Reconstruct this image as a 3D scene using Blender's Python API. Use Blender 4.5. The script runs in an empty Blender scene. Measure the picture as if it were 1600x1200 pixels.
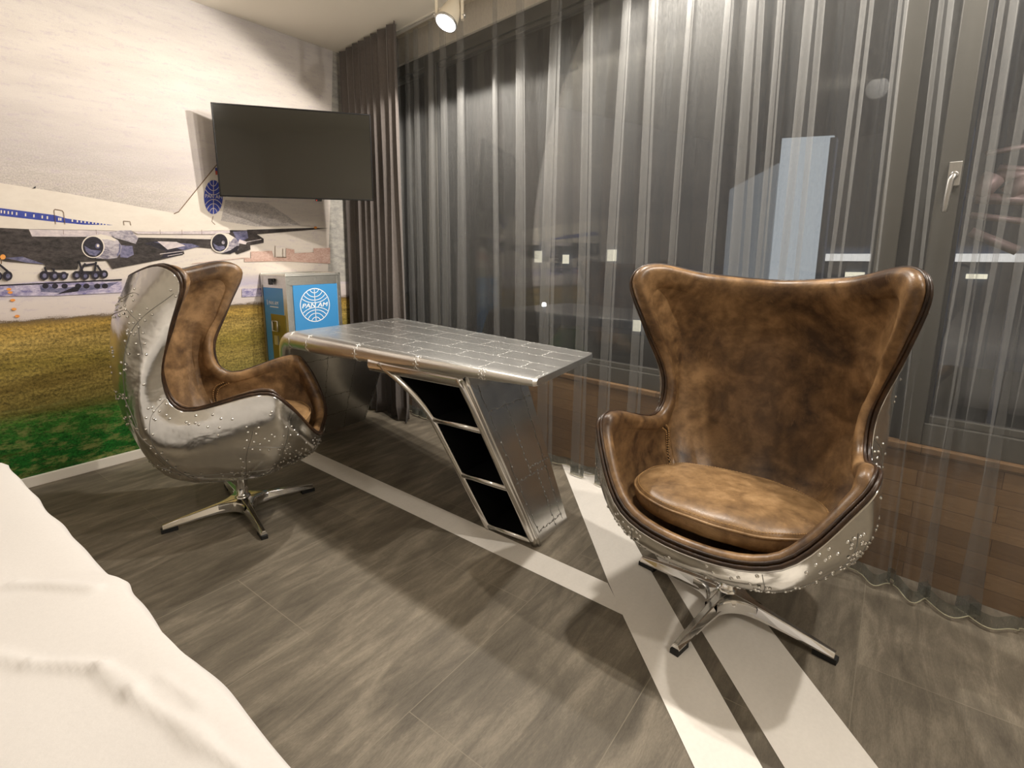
import bpy, math, random
from mathutils import Vector, Matrix, noise
random.seed(7)
S = bpy.context.scene
COL = S.collection

# ------------------------------------------------------------------ camera
W, H = 1600.0, 1200.0
CAM_H = 1.15
PPX, PPY = 770.0, 545.0                       # principal point (the picture is a crop)
VX, VY = Vector((1412.0, 398.0)), Vector((-290.0, 398.0))
FPX = math.sqrt(-((VX.x - PPX) * (VY.x - PPX) + (398.0 - PPY) ** 2))
def _r(x, y): return Vector((x - PPX, -(y - PPY), -FPX))
_X = _r(*VX).normalized(); _Y = _r(*VY).normalized(); _Z = _X.cross(_Y)
RC = Matrix((_X, _Y, _Z))                      # camera -> world
cd = bpy.data.cameras.new('camera'); cam = bpy.data.objects.new('camera', cd); COL.objects.link(cam)
cd.sensor_width = 36.0; cd.sensor_fit = 'HORIZONTAL'
cd.lens = FPX / W * 36.0
cd.shift_x = (W / 2 - PPX) / W; cd.shift_y = (PPY - H / 2) / W
cd.clip_start = 0.02; cd.clip_end = 300
cam.matrix_world = Matrix.Translation((0, 0, CAM_H)) @ RC.to_4x4()
S.camera = cam
def on_plane(px, py, n, d):
    """point where the sight line of a photo pixel meets the plane n.p = d"""
    n = Vector(n); o = Vector((0, 0, CAM_H)); v = RC @ _r(px, py)
    return o + v * ((d - n.dot(o)) / n.dot(v))

# ------------------------------------------------------------------ world, lights, exposure
S.view_settings.view_transform = 'Standard'; S.view_settings.look = 'None'
S.view_settings.gamma = 1.0; S.view_settings.use_curve_mapping = False
S.view_settings.exposure = 0.0
wd = bpy.data.worlds.new('night_sky'); S.world = wd; wd.use_nodes = True
wd.node_tree.nodes['Background'].inputs[0].default_value = (0.42, 0.52, 0.72, 1)
wd.node_tree.nodes['Background'].inputs[1].default_value = 0.09
S.cycles.use_denoising = True
S.cycles.max_bounces = 8; S.cycles.transparent_max_bounces = 32
S.cycles.sample_clamp_indirect = 4.0
WARM = (1.0, 0.925, 0.83)
def spot(name, loc, target, power, angle, blend=0.5, size=0.05, color=WARM):
    l = bpy.data.lights.new(name, 'SPOT'); l.energy = power; l.spot_size = math.radians(angle); l.spot_blend = blend
    l.shadow_soft_size = size; l.color = color
    o = bpy.data.objects.new(name, l); COL.objects.link(o); o.location = loc
    o.rotation_euler = (Vector(target) - Vector(loc)).to_track_quat('-Z', 'Y').to_euler()
    return o
LAMP = Vector((2.10, 1.93, 2.29)); LAMP_AIM = Vector((1.12, 2.10, 0.5))
LDIR = (LAMP_AIM - LAMP).normalized()
spot('track_spot_light', LAMP + LDIR * 0.012, LAMP_AIM, 95, 179, 0.12, 0.03)
spot('track_spot_light', (2.02, 0.76, 2.36), (1.2, 0.9, 0.0), 98, 172, 0.25, 0.03)
spot('track_spot_light', (1.86, -0.48, 2.36), (1.2, 0.1, 0.0), 90, 172, 0.25, 0.03)
spot('ceiling_fill_light', (-0.7, 1.2, 2.5), (0.3, 2.9, 0.8), 26, 150, 0.6, 0.08)  # added fill over bed and mural, guessed from ceiling glow, fixture unseen
spot('ceiling_fill_light', (0.9, -1.7, 2.5), (1.0, 1.0, 0.3), 68, 150, 0.6, 0.08)  # added fill from behind the camera, no known fixture

# ------------------------------------------------------------------ mesh helpers
class MB:
    def __init__(s): s.v = []; s.f = []; s.m = []; s.sm = []
    def add(s, vs, fs, mi=0, smooth=False):
        b = len(s.v); s.v += [Vector(p) for p in vs]
        for f in fs: s.f.append([b + i for i in f]); s.m.append(mi); s.sm.append(smooth)
    def box(s, c, d, mi=0, M=None):
        c = Vector(c); x, y, z = d[0] / 2, d[1] / 2, d[2] / 2
        vs = [c + Vector((sx * x, sy * y, sz * z)) for sz in (-1, 1) for sy in (-1, 1) for sx in (-1, 1)]
        if M: vs = [M @ p for p in vs]
        s.add(vs, [(0, 2, 3, 1), (4, 5, 7, 6), (0, 1, 5, 4), (2, 6, 7, 3), (0, 4, 6, 2), (1, 3, 7, 5)], mi)
    def hexa(s, p, mi=0):   # 8 points: bottom 4 ccw, top 4 ccw
        s.add(p, [(3, 2, 1, 0), (4, 5, 6, 7), (0, 1, 5, 4), (1, 2, 6, 5), (2, 3, 7, 6), (3, 0, 4, 7)], mi)
    def grid(s, rows, mi=0, closed=False, smooth=True):
        n = len(rows[0]); vs = [p for r in rows for p in r]; fs = []
        for i in range(len(rows) - 1):
            for j in range(n if closed else n - 1):
                k = (j + 1) % n
                fs.append((i * n + j, i * n + k, (i + 1) * n + k, (i + 1) * n + j))
        s.add(vs, fs, mi, smooth)
    def tube(s, pts, r, n=8, mi=0, closed=False, caps=True):
        pts = [Vector(p) for p in pts]; L = len(pts); rows = []
        rr = r if isinstance(r, (list, tuple)) else [r] * L
        up = None
        for i, p in enumerate(pts):
            a = pts[(i - 1) % L] if (closed or i > 0) else p
            b = pts[(i + 1) % L] if (closed or i < L - 1) else p
            t = (b - a).normalized()
            if up is None:
                up = Vector((0, 0, 1)) if abs(t.z) < .9 else Vector((1, 0, 0))
            x = up.cross(t); x.normalize(); y = t.cross(x); up = y
            rows.append([p + (x * math.cos(q) + y * math.sin(q)) * rr[i] for q in [k * 2 * math.pi / n for k in range(n)]])
        if closed: rows.append(rows[0])
        s.grid(rows, mi, True)
        if caps and not closed:
            b = len(s.v) - n * L
            s.f.append([b + k for k in range(n)][::-1]); s.f.append([b + n * (L - 1) + k for k in range(n)])
            s.m += [mi, mi]; s.sm += [False, False]
    def lathe(s, prof, c, M=None, n=24, mi=0, smooth=True):   # prof: (r, z)
        c = Vector(c); rows = []
        for r, z in prof:
            row = [Vector((r * math.cos(q), r * math.sin(q), z)) for q in [k * 2 * math.pi / n for k in range(n)]]
            rows.append([c + (M @ p if M else p) for p in row])
        s.grid(rows, mi, True, smooth)
    def bump(s, p, nrm, r, mi=0, h=0.6):
        p = Vector(p); nrm = Vector(nrm).normalized()
        x = nrm.orthogonal().normalized(); y = nrm.cross(x); vs = []
        for rr, hh in ((1, 0), (.72, .6)):
            vs += [p + (x * math.cos(q) + y * math.sin(q)) * r * rr + nrm * r * h * hh for q in [k * math.pi / 3 for k in range(6)]]
        vs.append(p + nrm * r * h)
        fs = [(k, (k + 1) % 6, 6 + (k + 1) % 6, 6 + k) for k in range(6)] + [(6 + k, 6 + (k + 1) % 6, 12) for k in range(6)]
        s.add(vs, fs, mi, True)
    def build(s, name, mats, parent=None, matrix=None, bevel=0, seg=2, **props):
        me = bpy.data.meshes.new(name); me.from_pydata([tuple(p) for p in s.v], [], s.f)
        for m in (mats if isinstance(mats, (list, tuple)) else [mats]): me.materials.append(m)
        me.polygons.foreach_set('material_index', s.m); me.polygons.foreach_set('use_smooth', s.sm); me.update()
        o = bpy.data.objects.new(name, me); COL.objects.link(o)
        if parent is not None: o.parent = parent
        if matrix is not None: o.matrix_basis = matrix
        if bevel:
            b = o.modifiers.new('bevel', 'BEVEL'); b.width = bevel; b.segments = seg; b.limit_method = 'ANGLE'
            b.angle_limit = math.radians(40)
        for k, v in props.items(): o[k] = v
        return o
def thing(name, label, cat, loc=(0, 0, 0), rz=0.0, group=None):
    o = bpy.data.objects.new(name, None); COL.objects.link(o); o.empty_display_size = .1
    o.location = loc; o.rotation_euler = (0, 0, rz); o['label'] = label; o['category'] = cat
    if group: o['group'] = group
    return o
def tag(o, label, cat, group=None):
    o['label'] = label; o['category'] = cat
    if group: o['group'] = group
    return o
def local(root, p): return root.matrix_basis.inverted() @ Vector(p)
def text_mesh(body, size, shear=0.0, extrude=0.0):
    c = bpy.data.curves.new('t', 'FONT'); c.body = body; c.size = size; c.shear = shear; c.extrude = extrude
    c.align_x = 'CENTER'; c.align_y = 'CENTER'; c.resolution_u = 4
    o = bpy.data.objects.new('t', c); COL.objects.link(o)
    bpy.context.view_layer.update()
    me = bpy.data.meshes.new_from_object(o.evaluated_get(bpy.context.evaluated_depsgraph_get()))
    vs = [v.co.copy() for v in me.vertices]; fs = [list(p.vertices) for p in me.polygons]
    bpy.data.objects.remove(o); bpy.data.curves.remove(c); bpy.data.meshes.remove(me)
    return vs, fs

# ------------------------------------------------------------------ materials
def lin(r, g, b):
    f = lambda c: (c / 255 / 12.92) if c / 255 <= .04045 else ((c / 255 + .055) / 1.055) ** 2.4
    return (f(r), f(g), f(b), 1)
class NT:
    def __init__(s, name):
        s.m = bpy.data.materials.new(name); s.m.use_nodes = True; s.t = s.m.node_tree
        s.b = s.t.nodes['Principled BSDF']; s.out = s.t.nodes['Material Output']
    def n(s, typ, ins=None, **kw):
        nd = s.t.nodes.new('ShaderNode' + typ)
        for k, v in kw.items(): setattr(nd, k, v)
        for k, v in (ins or {}).items(): s.set(nd.inputs[k], v)
        return nd
    def set(s, sock, v):
        if isinstance(v, bpy.types.NodeSocket): s.t.links.new(v, sock)
        else: sock.default_value = v
    def p(s, **kw):
        for k, v in kw.items(): s.set(s.b.inputs[k.replace('_', ' ')], v)
    def coord(s, scale=(1, 1, 1), rot=(0, 0, 0), loc=(0, 0, 0)):
        tc = s.n('TexCoord'); return s.n('Mapping', {0: tc.outputs['Object'], 1: loc, 2: rot, 3: scale}).outputs[0]
    def noise(s, vec, scale, detail=4, rough=.55, dist=0.0):
        return s.n('TexNoise', {'Vector': vec, 'Scale': scale, 'Detail': detail, 'Roughness': rough, 'Distortion': dist}).outputs[0]
    def ramp(s, fac, stops, interp='LINEAR'):
        r = s.n('ValToRGB', {0: fac}); r.color_ramp.interpolation = interp; e = r.color_ramp.elements
        while len(e) < len(stops): e.new(0.5)
        for el, (p, c) in zip(e, sorted(stops, key=lambda q: q[0])): el.position = p; el.color = c if len(c) == 4 else (*c, 1)
        return r.outputs[0]
    def mix(s, f, a, b, mode='MIX'):
        m = s.n('Mix', data_type='RGBA', blend_type=mode); s.set(m.inputs[0], f); s.set(m.inputs[6], a); s.set(m.inputs[7], b)
        return m.outputs[2]
    def math(s, op, a, b=0.0, c=0.0):
        m = s.n('Math', operation=op); s.set(m.inputs[0], a); s.set(m.inputs[1], b); s.set(m.inputs[2], c); return m.outputs[0]
    def bump(s, h, strength=.2, dist=.01):
        b = s.n('Bump', {'Strength': strength, 'Distance': dist, 'Height': h}); s.t.links.new(b.outputs[0], s.b.inputs['Normal'])
def plain(name, col, rough=.5, metal=0.0, spec=.5):
    t = NT(name); t.p(Base_Color=col, Roughness=rough, Metallic=metal, Specular_IOR_Level=spec); return t.m
G1 = lambda v: (v, v, v, 1)

def m_leather(name, dark, mid, light, scale=1.0):
    t = NT(name); v = t.coord()
    a = t.noise(v, 5.5 * scale, 6, .62, .5); b = t.noise(v, 22 * scale, 5, .6, .3)
    f = t.math('ADD', t.math('MULTIPLY', a, .64), t.math('MULTIPLY', b, .36))
    c = t.ramp(f, [(.37, dark), (.5, mid), (.63, light)])
    sc = t.noise(t.coord((1, 1, .35), (0.4, .3, .2)), 60 * scale, 3, .5)
    c = t.mix(t.ramp(sc, [(.66, G1(0)), (.74, G1(.35))]), c, light)
    t.p(Base_Color=c, Roughness=t.ramp(a, [(.3, G1(.42)), (.7, G1(.3))]), Specular_IOR_Level=.5)
    h = t.n('TexVoronoi', {'Vector': v, 'Scale': 330.0}).outputs[0]
    t.bump(t.math('ADD', t.math('MULTIPLY', h, .25), t.math('MULTIPLY', t.noise(v, 14, 4), 1.2)), .22, .004)
    return t.m
LEATHER = m_leather('leather_aged_brown', lin(66, 47, 32), lin(114, 87, 58), lin(156, 123, 86))
LEATHER_SEAT = m_leather('leather_seat_brown', lin(98, 74, 48), lin(134, 105, 71), lin(166, 134, 96), 1.2)
LEATHER_DARK = m_leather('leather_dark_welt', lin(34, 22, 14), lin(50, 33, 20), lin(72, 50, 31), 2)
THREAD = plain('thread_tan', lin(176, 138, 88), .7)
def m_alu(name, base, rough, lump, scale, fine=.05, span=.12):
    t = NT(name); v = t.coord()
    n1 = t.noise(v, scale, 3, .5, .4); n2 = t.noise(v, scale * 4.5, 4, .6)
    t.p(Base_Color=t.mix(t.ramp(n2, [(.35, G1(0)), (.7, G1(1))]), base, tuple(c * .92 for c in base[:3]) + (1,)),
        Metallic=1.0, Roughness=t.ramp(n2, [(.3, G1(rough)), (.75, G1(rough + span))]))
    t.bump(t.math('ADD', n1, t.math('MULTIPLY', n2, fine)), lump, .02)
    return t.m
ALU = m_alu('aluminium_patchwork', (.80, .79, .765, 1), .15, .3, 7)
ALU_DESK = m_alu('aluminium_desk', (.80, .80, .79, 1), .18, .02, 4, .0, .03)
ALU_TOP = m_alu('aluminium_desk_top', (.88, .875, .85, 1), .30, .012, 4, 0.0, .03)
ALU_BRIGHT = plain('aluminium_seam', (.84, .83, .80, 1), .45, .55)
SEAM_DARK = plain('seam_gap', (.34, .33, .31, 1), .45, 1.0)
RIVET = plain('rivet_metal', (.80, .79, .76, 1), .22, 1.0)
CHROME = plain('polished_aluminium', (.82, .81, .79, 1), .12, 1.0)
BRUSHED = plain('brushed_rail', (.80, .79, .77, 1), .2, 1.0)
BLACK = plain('black_rubber', lin(18, 18, 18), .6)
BLACKBOX = plain('black_lining', lin(9, 9, 10), .8, 0, .2)
WHITE_P = plain('white_paint', lin(236, 230, 220), .45)

# floor: dark slate-look planks laid along x
t = NT('floor_slate_vinyl'); v = t.coord()
br = t.n('TexBrick', {'Vector': t.coord(loc=(.13, .0215, 0)), 'Color1': G1(.40), 'Color2': G1(.62), 'Mortar': G1(0), 'Scale': 1.0,
         'Mortar Size': .0012, 'Mortar Smooth': 0.0, 'Bias': 0.0, 'Brick Width': .90, 'Row Height': .4457}, offset=.4, offset_frequency=2)
st = t.noise(t.coord((1.6, 9, 1)), 2.2, 8, .68, .6)
cl = t.noise(t.coord((1.2, 2.2, 1)), 1.9, 5, .6, .8)
fi = t.noise(t.coord((3, 14, 1)), 26, 4, .7)
f = t.math('ADD', t.math('ADD', t.math('MULTIPLY', st, .45), t.math('MULTIPLY', cl, .35)), t.math('MULTIPLY', fi, .2))
c = t.ramp(f, [(.33, lin(70, 64, 55)), (.5, lin(110, 102, 89)), (.66, lin(152, 142, 125))])
c = t.mix(.55, c, t.mix(1.0, c, br.outputs[0], 'OVERLAY'))
c = t.mix(t.math('MULTIPLY', br.outputs[1], .45), c, lin(168, 158, 138))
t.p(Base_Color=c, Roughness=t.ramp(fi, [(.3, G1(.5)), (.7, G1(.62))]), Specular_IOR_Level=.35)
t.bump(t.math('ADD', t.math('MULTIPLY', f, .6), t.math('MULTIPLY', br.outputs[1], -.6)), .12, .004)
FLOOR = t.m
t = NT('floor_white_inlay'); n1 = t.noise(t.coord((2, 5, 1)), 4, 6, .6); n2 = t.noise(t.coord(), 90, 3, .6)
t.p(Base_Color=t.mix(t.math('MULTIPLY', t.math('ADD', n1, n2), .5), lin(220, 215, 207), lin(244, 239, 231)), Roughness=.5); t.bump(n2, .08, .002)
INLAY = t.m
t = NT('ceiling_paint'); t.p(Base_Color=lin(249, 242, 228), Roughness=.75); t.bump(t.noise(t.coord(), 60, 3), .03, .003); CEIL = t.m
PAINT = plain('wall_paint_warm_white', lin(232, 224, 210), .7)

def m_wood():
    t = NT('oak_parquet_cladding')
    tc = t.n('TexCoord'); sx = t.n('SeparateXYZ', {0: tc.outputs['Object']})
    v = t.n('CombineXYZ', {0: sx.outputs[1], 1: sx.outputs[2], 2: 0.0}).outputs[0]
    br = t.n('TexBrick', {'Vector': v, 'Color1': G1(0), 'Color2': G1(1), 'Mortar': G1(.1), 'Scale': 1.0, 'Mortar Size': .0008,
             'Brick Width': .33, 'Row Height': .0585}, offset=.37)
    vm = t.n('Mapping', {0: v, 3: (3, 26, 1)}).outputs[0]
    g = t.noise(vm, 5, 6, .65, 1.2)
    c = t.ramp(t.math('ADD', t.math('MULTIPLY', br.outputs[0], .38), t.math('MULTIPLY', g, .62)),
               [(.2, lin(104, 78, 52)), (.5, lin(134, 104, 72)), (.85, lin(164, 132, 96))])
    c = t.mix(br.outputs[1], c, lin(60, 38, 22))
    t.p(Base_Color=c, Roughness=.5); t.bump(g, .08, .003); return t.m
OAK = m_wood()
def m_cloth(name, col, col2, sc=220):
    t = NT(name); v = t.coord((1, 1, .25)); n = t.noise(v, sc, 3, .6)
    t.p(Base_Color=t.mix(n, col, col2), Roughness=.85, Sheen_Weight=.25, Specular_IOR_Level=.15); t.bump(n, .1, .002); return t.m
DRAPE = m_cloth('drape_taupe_grey', lin(84, 78, 75), lin(112, 105, 101))
LINEN = m_cloth('bed_linen_white', lin(216, 212, 208), lin(224, 220, 216), 160)
def m_sheer(name, lo, hi, col):
    t = NT(name)
    n1 = t.noise(t.coord((1, 1, .5)), 130, 3, .7); n2 = t.noise(t.coord((40, 40, .6)), 9, 3, .6)
    op = t.ramp(t.math('ADD', t.math('MULTIPLY', n1, .55), t.math('MULTIPLY', n2, .45)), [(.35, G1(lo)), (.65, G1(hi))])
    tr = t.n('BsdfTransparent', {0: (1, 1, 1, 1)}); df = t.n('BsdfDiffuse', {0: col}); tl = t.n('BsdfTranslucent', {0: col})
    ms = t.n('MixShader', {0: .35, 1: df.outputs[0], 2: tl.outputs[0]})
    m2 = t.n('MixShader', {0: op, 1: tr.outputs[0], 2: ms.outputs[0]}); t.t.links.new(m2.outputs[0], t.out.inputs[0])
    return t.m
SHEER = m_sheer('sheer_grey_voile', .15, .28, lin(158, 158, 156))
SHEER_HEM = m_sheer('sheer_hem', .6, .75, lin(120, 122, 116))
t = NT('window_glass'); fr = t.n('Fresnel', {0: 1.5}); tr = t.n('BsdfTransparent', {0: (.93, .95, .95, 1)}); gl = t.n('BsdfGlossy', {0: (1, 1, 1, 1), 1: .01})
mx = t.n('MixShader', {0: t.math('MULTIPLY', fr.outputs[0], 1.6), 1: tr.outputs[0], 2: gl.outputs[0]}); t.t.links.new(mx.outputs[0], t.out.inputs[0]); GLASS = t.m
FRAME = plain('frame_grey', lin(80, 78, 73), .45)
FRAME_D = plain('frame_gasket', lin(40, 41, 42), .6)
STEEL = plain('satin_steel', (.62, .61, .59, 1), .35, 1.0)
def emis(name, col, s):
    t = NT(name); t.p(Base_Color=(0, 0, 0, 1), Emission_Color=col, Emission_Strength=s); return t.m

# ------------------------------------------------------------------ room shell
CZ = 2.5676; YM = 3.346
xw = lambda y: 2.46 + .14 * (y - 1.3)      # window wall line
xr = lambda y: 2.447 + .126 * (y - 2.313)  # ceiling edge along the curtain slot
xc = lambda y: 2.34 + .14 * (y - 1.3)      # sheer curtain line
YN, XB = -2.4, -3.0
m = MB()
m.add([(XB, YN, 0), (xw(YN) + .1, YN, 0), (xw(YM) + .1, YM + .05, 0), (XB, YM + .05, 0)], [(0, 1, 2, 3)], 0)
m.add([(XB, YN, -.05), (xw(YN) + .1, YN, -.05), (xw(YM) + .1, YM + .05, -.05), (XB, YM + .05, -.05)], [(3, 2, 1, 0)], 0)
Z1 = .0012
def poly(mb, pts, z, mi): mb.add([(x, y, z) for x, y in pts], [tuple(range(len(pts)))], mi)
# long thin stripe, wide double stripe with a dark core
poly(m, [(1.690, 3.34), (1.568, .703), (1.445, .585), (1.535, 2.66), (1.575, 3.34)][0:3] + [(1.535, 2.66), (1.572, 3.34)], Z1, 1)
def ext(a, b, k): return (a[0] + (b[0] - a[0]) * k, a[1] + (b[1] - a[1]) * k)
a0, a1 = (2.40, 1.38), (1.066, .248); b0, b1 = (1.89, .742), (1.161, .126)
poly(m, [a0, (1.569, .699), (1.434, .582), a1, ext((1.434, .582), a1, 2.2), ext(b0, b1, 2.1), b1, b0, (2.38, 1.16)], Z1 * 1.5, 1)
c0, c1 = (1.905, .685), (1.192, .086); d0, d1 = (1.77, .282), (1.323, -.082)
poly(m, [ext(c1, c0, 1.62), c0, c1, ext(c0, c1, 1.7), ext(d0, d1, 2.2), d1, d0, ext(d1, d0, 2.3)], Z1, 1)
fo = m.build('floor', [FLOOR, INLAY], kind='structure')
for f in fo.data.polygons:
    if f.normal.z < 0 and f.center.z > -.01: f.flip()
m = MB()
m.hexa([(XB, YN, CZ), (xr(YN), YN, CZ), (xr(YM), YM, CZ), (XB, YM, CZ), (XB, YN, CZ + .12), (xr(YN), YN, CZ + .12), (xr(YM), YM, CZ + .12), (XB, YM, CZ + .12)])
m.hexa([(xr(YN), YN, CZ + .07), (xw(YN) + .1, YN, CZ + .07), (xw(YM) + .1, YM, CZ + .07), (xr(YM), YM, CZ + .07),
        (xr(YN), YN, CZ + .12), (xw(YN) + .1, YN, CZ + .12), (xw(YM) + .1, YM, CZ + .12), (xr(YM), YM, CZ + .12)])
m.build('ceiling', CEIL, kind='structure')
m = MB()   # ceiling edge trim and the track the curtains hang from
for o, z0, z1, w in ((.0, CZ - .006, CZ + .03, .012), (.026, CZ + .0, CZ + .03, .02)):
    m.hexa([(xr(YN) + o, YN, z0), (xr(YN) + o + w, YN, z0), (xr(YM) + o + w, YM, z0), (xr(YM) + o, YM, z0),
            (xr(YN) + o, YN, z1), (xr(YN) + o + w, YN, z1), (xr(YM) + o + w, YM, z1), (xr(YM) + o, YM, z1)])
m.build('trim_1', WHITE_P, kind='structure')
m = MB(); m.box((XB - .05, (YN + YM) / 2, CZ / 2), (.1, YM - YN, CZ)); m.build('wall_back', PAINT, kind='structure')
m = MB(); m.box(((XB + xw(YN)) / 2, YN - .05, CZ / 2), (xw(YN) - XB + .2, .1, CZ)); m.build('wall_near', PAINT, kind='structure')

# ---- mural wall -------------------------------------------------------------
def m_mural():
    t = NT('mural_painted_background'); tc = t.n('TexCoord'); sx = t.n('SeparateXYZ', {0: tc.outputs['Object']})
    X, Z = sx.outputs[0], sx.outputs[2]
    v = t.n('CombineXYZ', {0: X, 1: Z, 2: 0.0}).outputs[0]
    vs = t.n('Mapping', {0: v, 3: (1, 5, 1)}).outputs[0]
    big = t.noise(vs, 2.6, 5, .6); med = t.noise(vs, 11, 5, .65); fine = t.noise(v, 190, 2, .8); mid2 = t.noise(v, 60, 4, .8)
    zz = t.math('ADD', Z, t.math('MULTIPLY', t.math('SUBTRACT', med, .5), .05))
    zz = t.math('ADD', zz, t.math('MULTIPLY', t.math('SUBTRACT', fine, .5), .03))
    fac = t.math('MULTIPLY', zz, 1 / 2.6)
    R = lambda *c: lin(*c)
    k = lambda z: z / 2.6
    base = t.ramp(fac, [(0, R(20, 86, 24)), (k(.20), R(30, 104, 34)), (k(.33), R(58, 118, 40)), (k(.40), R(136, 124, 64)), (k(.52), R(156, 136, 72)),
        (k(.62), R(146, 128, 58)), (k(.72), R(176, 150, 82)), (k(.80), R(172, 140, 66)), (k(.832), R(92, 74, 50)), (k(.845), R(206, 194, 188)), (k(.93), R(212, 201, 195)),
        (k(.965), R(186, 178, 194)), (k(1.01), R(198, 188, 188)), (k(1.03), R(216, 206, 195)), (k(1.25), R(216, 206, 195)), (k(1.5), R(214, 205, 196)), (k(1.62), R(202, 194, 190)), (k(2.2), R(216, 208, 200)), (k(2.56), R(200, 195, 192))])
    # tufts in the grass
    gm = t.ramp(Z, [(.80, G1(1)), (.835, G1(0))])
    tuft = t.ramp(t.math('ADD', t.math('MULTIPLY', t.noise(v, 85, 3, .8), .62), t.math('MULTIPLY', med, .38)), [(.38, G1(.30)), (.5, G1(.86)), (.62, G1(1.5))])
    gr = t.mix(1.0, base, tuft, 'MULTIPLY')
    lowm = t.ramp(Z, [(.36, G1(1)), (.44, G1(0))])
    yel = t.ramp(t.noise(t.n('Mapping', {0: v, 3: (1, 2.2, 1)}).outputs[0], 11, 6, .78), [(.49, G1(0)), (.62, G1(.8))])
    gr = t.mix(t.math('MULTIPLY', lowm, yel), gr, lin(138, 142, 82))
    bands = t.ramp(t.noise(t.n('Mapping', {0: v, 3: (.5, 9, 1)}).outputs[0], 1.7, 3, .5), [(.52, G1(0)), (.62, G1(.55))])
    gr = t.mix(t.math('MULTIPLY', bands, .7), gr, lin(84, 68, 20))
    c = t.mix(gm, base, gr)
    sky = t.ramp(t.math('ADD', t.math('MULTIPLY', big, .6), t.math('MULTIPLY', fine, .4)), [(.42, G1(1)), (.66, (.86, .85, .86, 1))])
    skm = t.ramp(t.math('MULTIPLY', Z, .4), [(.4, G1(0)), (.62, G1(1))])
    c = t.mix(skm, c, t.mix(1.0, c, sky, 'MULTIPLY'))
    sn = t.ramp(t.math('ADD', t.math('MULTIPLY', med, .6), t.math('MULTIPLY', mid2, .4)), [(.52, G1(0)), (.64, G1(1))])
    snm = t.math('MULTIPLY', t.ramp(Z, [(.835, G1(0)), (.86, G1(1))]), t.ramp(Z, [(1.04, G1(.45)), (1.1, G1(0))]))
    c = t.mix(t.math('MULTIPLY', sn, snm), c, lin(176, 160, 178))
    # painted speckle that thickens towards the fuselage
    p1, p2 = on_plane(0, 286, (0, 1, 0), YM), on_plane(275, 333, (0, 1, 0), YM); sl_ = (p2.z - p1.z) / (p2.x - p1.x)
    d = t.math('SUBTRACT', Z, t.math('ADD', t.math('MULTIPLY', X, sl_), p1.z - sl_ * p1.x))
    a = t.ramp(d, [(0.0, G1(.62)), (.12, G1(.42)), (.42, G1(0))])
    spk = t.ramp(t.math('ADD', t.math('MULTIPLY', t.noise(v, 150, 3, .8), .7), t.math('MULTIPLY', med, .3)), [(.40, G1(1)), (.60, G1(.1))])
    a = t.math('MULTIPLY', t.math('MULTIPLY', a, spk), t.math('GREATER_THAN', d, 0.0))
    a = t.math('MULTIPLY', a, t.ramp(t.math('MULTIPLY', X, .4), [(.50, G1(1)), (.64, G1(0))]))
    c = t.mix(a, c, lin(128, 120, 118))
    t.p(Base_Color=c, Roughness=.55, Specular_IOR_Level=.3); return t.m
def m_dapple(name, a, b, sc=40, rough=.55):
    t = NT(name); tc = t.n('TexCoord'); v = t.n('Mapping', {0: tc.outputs['Object'], 3: (1, 1, 2)}).outputs[0]
    n = t.math('ADD', t.math('MULTIPLY', t.noise(v, sc, 5, .75), .7), t.math('MULTIPLY', t.noise(v, sc * .2, 4, .6), .3))
    t.p(Base_Color=t.mix(t.ramp(n, [(.4, G1(0)), (.62, G1(1))]), a, b), Roughness=rough, Specular_IOR_Level=.3); return t.m
MUR = [m_mural(),
       m_dapple('mural_cream', lin(222, 213, 201), lin(214, 204, 192), 10),       # 1 fuselage cream
       m_dapple('mural_blue', lin(44, 56, 140), lin(62, 76, 158), 60),            # 2 blue
       m_dapple('mural_dark', lin(30, 25, 22), lin(74, 66, 64), 34),              # 3 dark wing underside
       m_dapple('mural_pale_grey', lin(214, 202, 200), lin(176, 166, 172), 30),   # 4 leading edge
       m_dapple('mural_steel', lin(190, 182, 186), lin(96, 92, 112), 40),         # 5 engine body
       m_dapple('mural_black', lin(20, 17, 20), lin(48, 42, 56), 50),             # 6 wheels, intakes
       m_dapple('mural_speckle', lin(204, 195, 188), lin(146, 139, 138), 130),    # 7 sky speckle grey
       m_dapple('mural_orange', lin(222, 128, 48), lin(236, 170, 90), 60),        # 8
       m_dapple('mural_bluegrey', lin(70, 72, 104), lin(130, 126, 152), 45),      # 9
       m_dapple('mural_brown', lin(92, 70, 52), lin(128, 102, 80), 60),           # 10
       m_dapple('mural_rose', lin(206, 178, 166), lin(176, 140, 126), 70),        # 11 far buildings
       m_dapple('mural_violet', lin(204, 194, 210), lin(92, 88, 142), 26),        # 12 wet ground
       m_dapple('mural_red', lin(190, 70, 60), lin(205, 110, 90), 60),            # 13
       m_dapple('mural_grey_plaster', lin(180, 175, 166), lin(140, 138, 134), 14),# 14
       m_dapple('mural_fade', lin(212, 203, 194), lin(186, 178, 174), 150)]       # 15
m = MB(); m.hexa([(XB, YM, 0), (2.75, YM, 0), (2.75, YM + .1, 0), (XB, YM + .1, 0), (XB, YM, CZ), (2.75, YM, CZ), (2.75, YM + .1, CZ), (XB, YM + .1, CZ)])
m.build('wall_left', PAINT, kind='structure')
mu = MB(); lay = [0]
def mp(px, py, l):
    p = on_plane(px, py, (0, 1, 0), YM - .0025 - .00025 * l); return p
def mpoly(pts, mi, l=None):
    lay[0] += .35
    mu.add([mp(x, y, lay[0]) for x, y in pts], [tuple(range(len(pts)))], mi)
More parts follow.
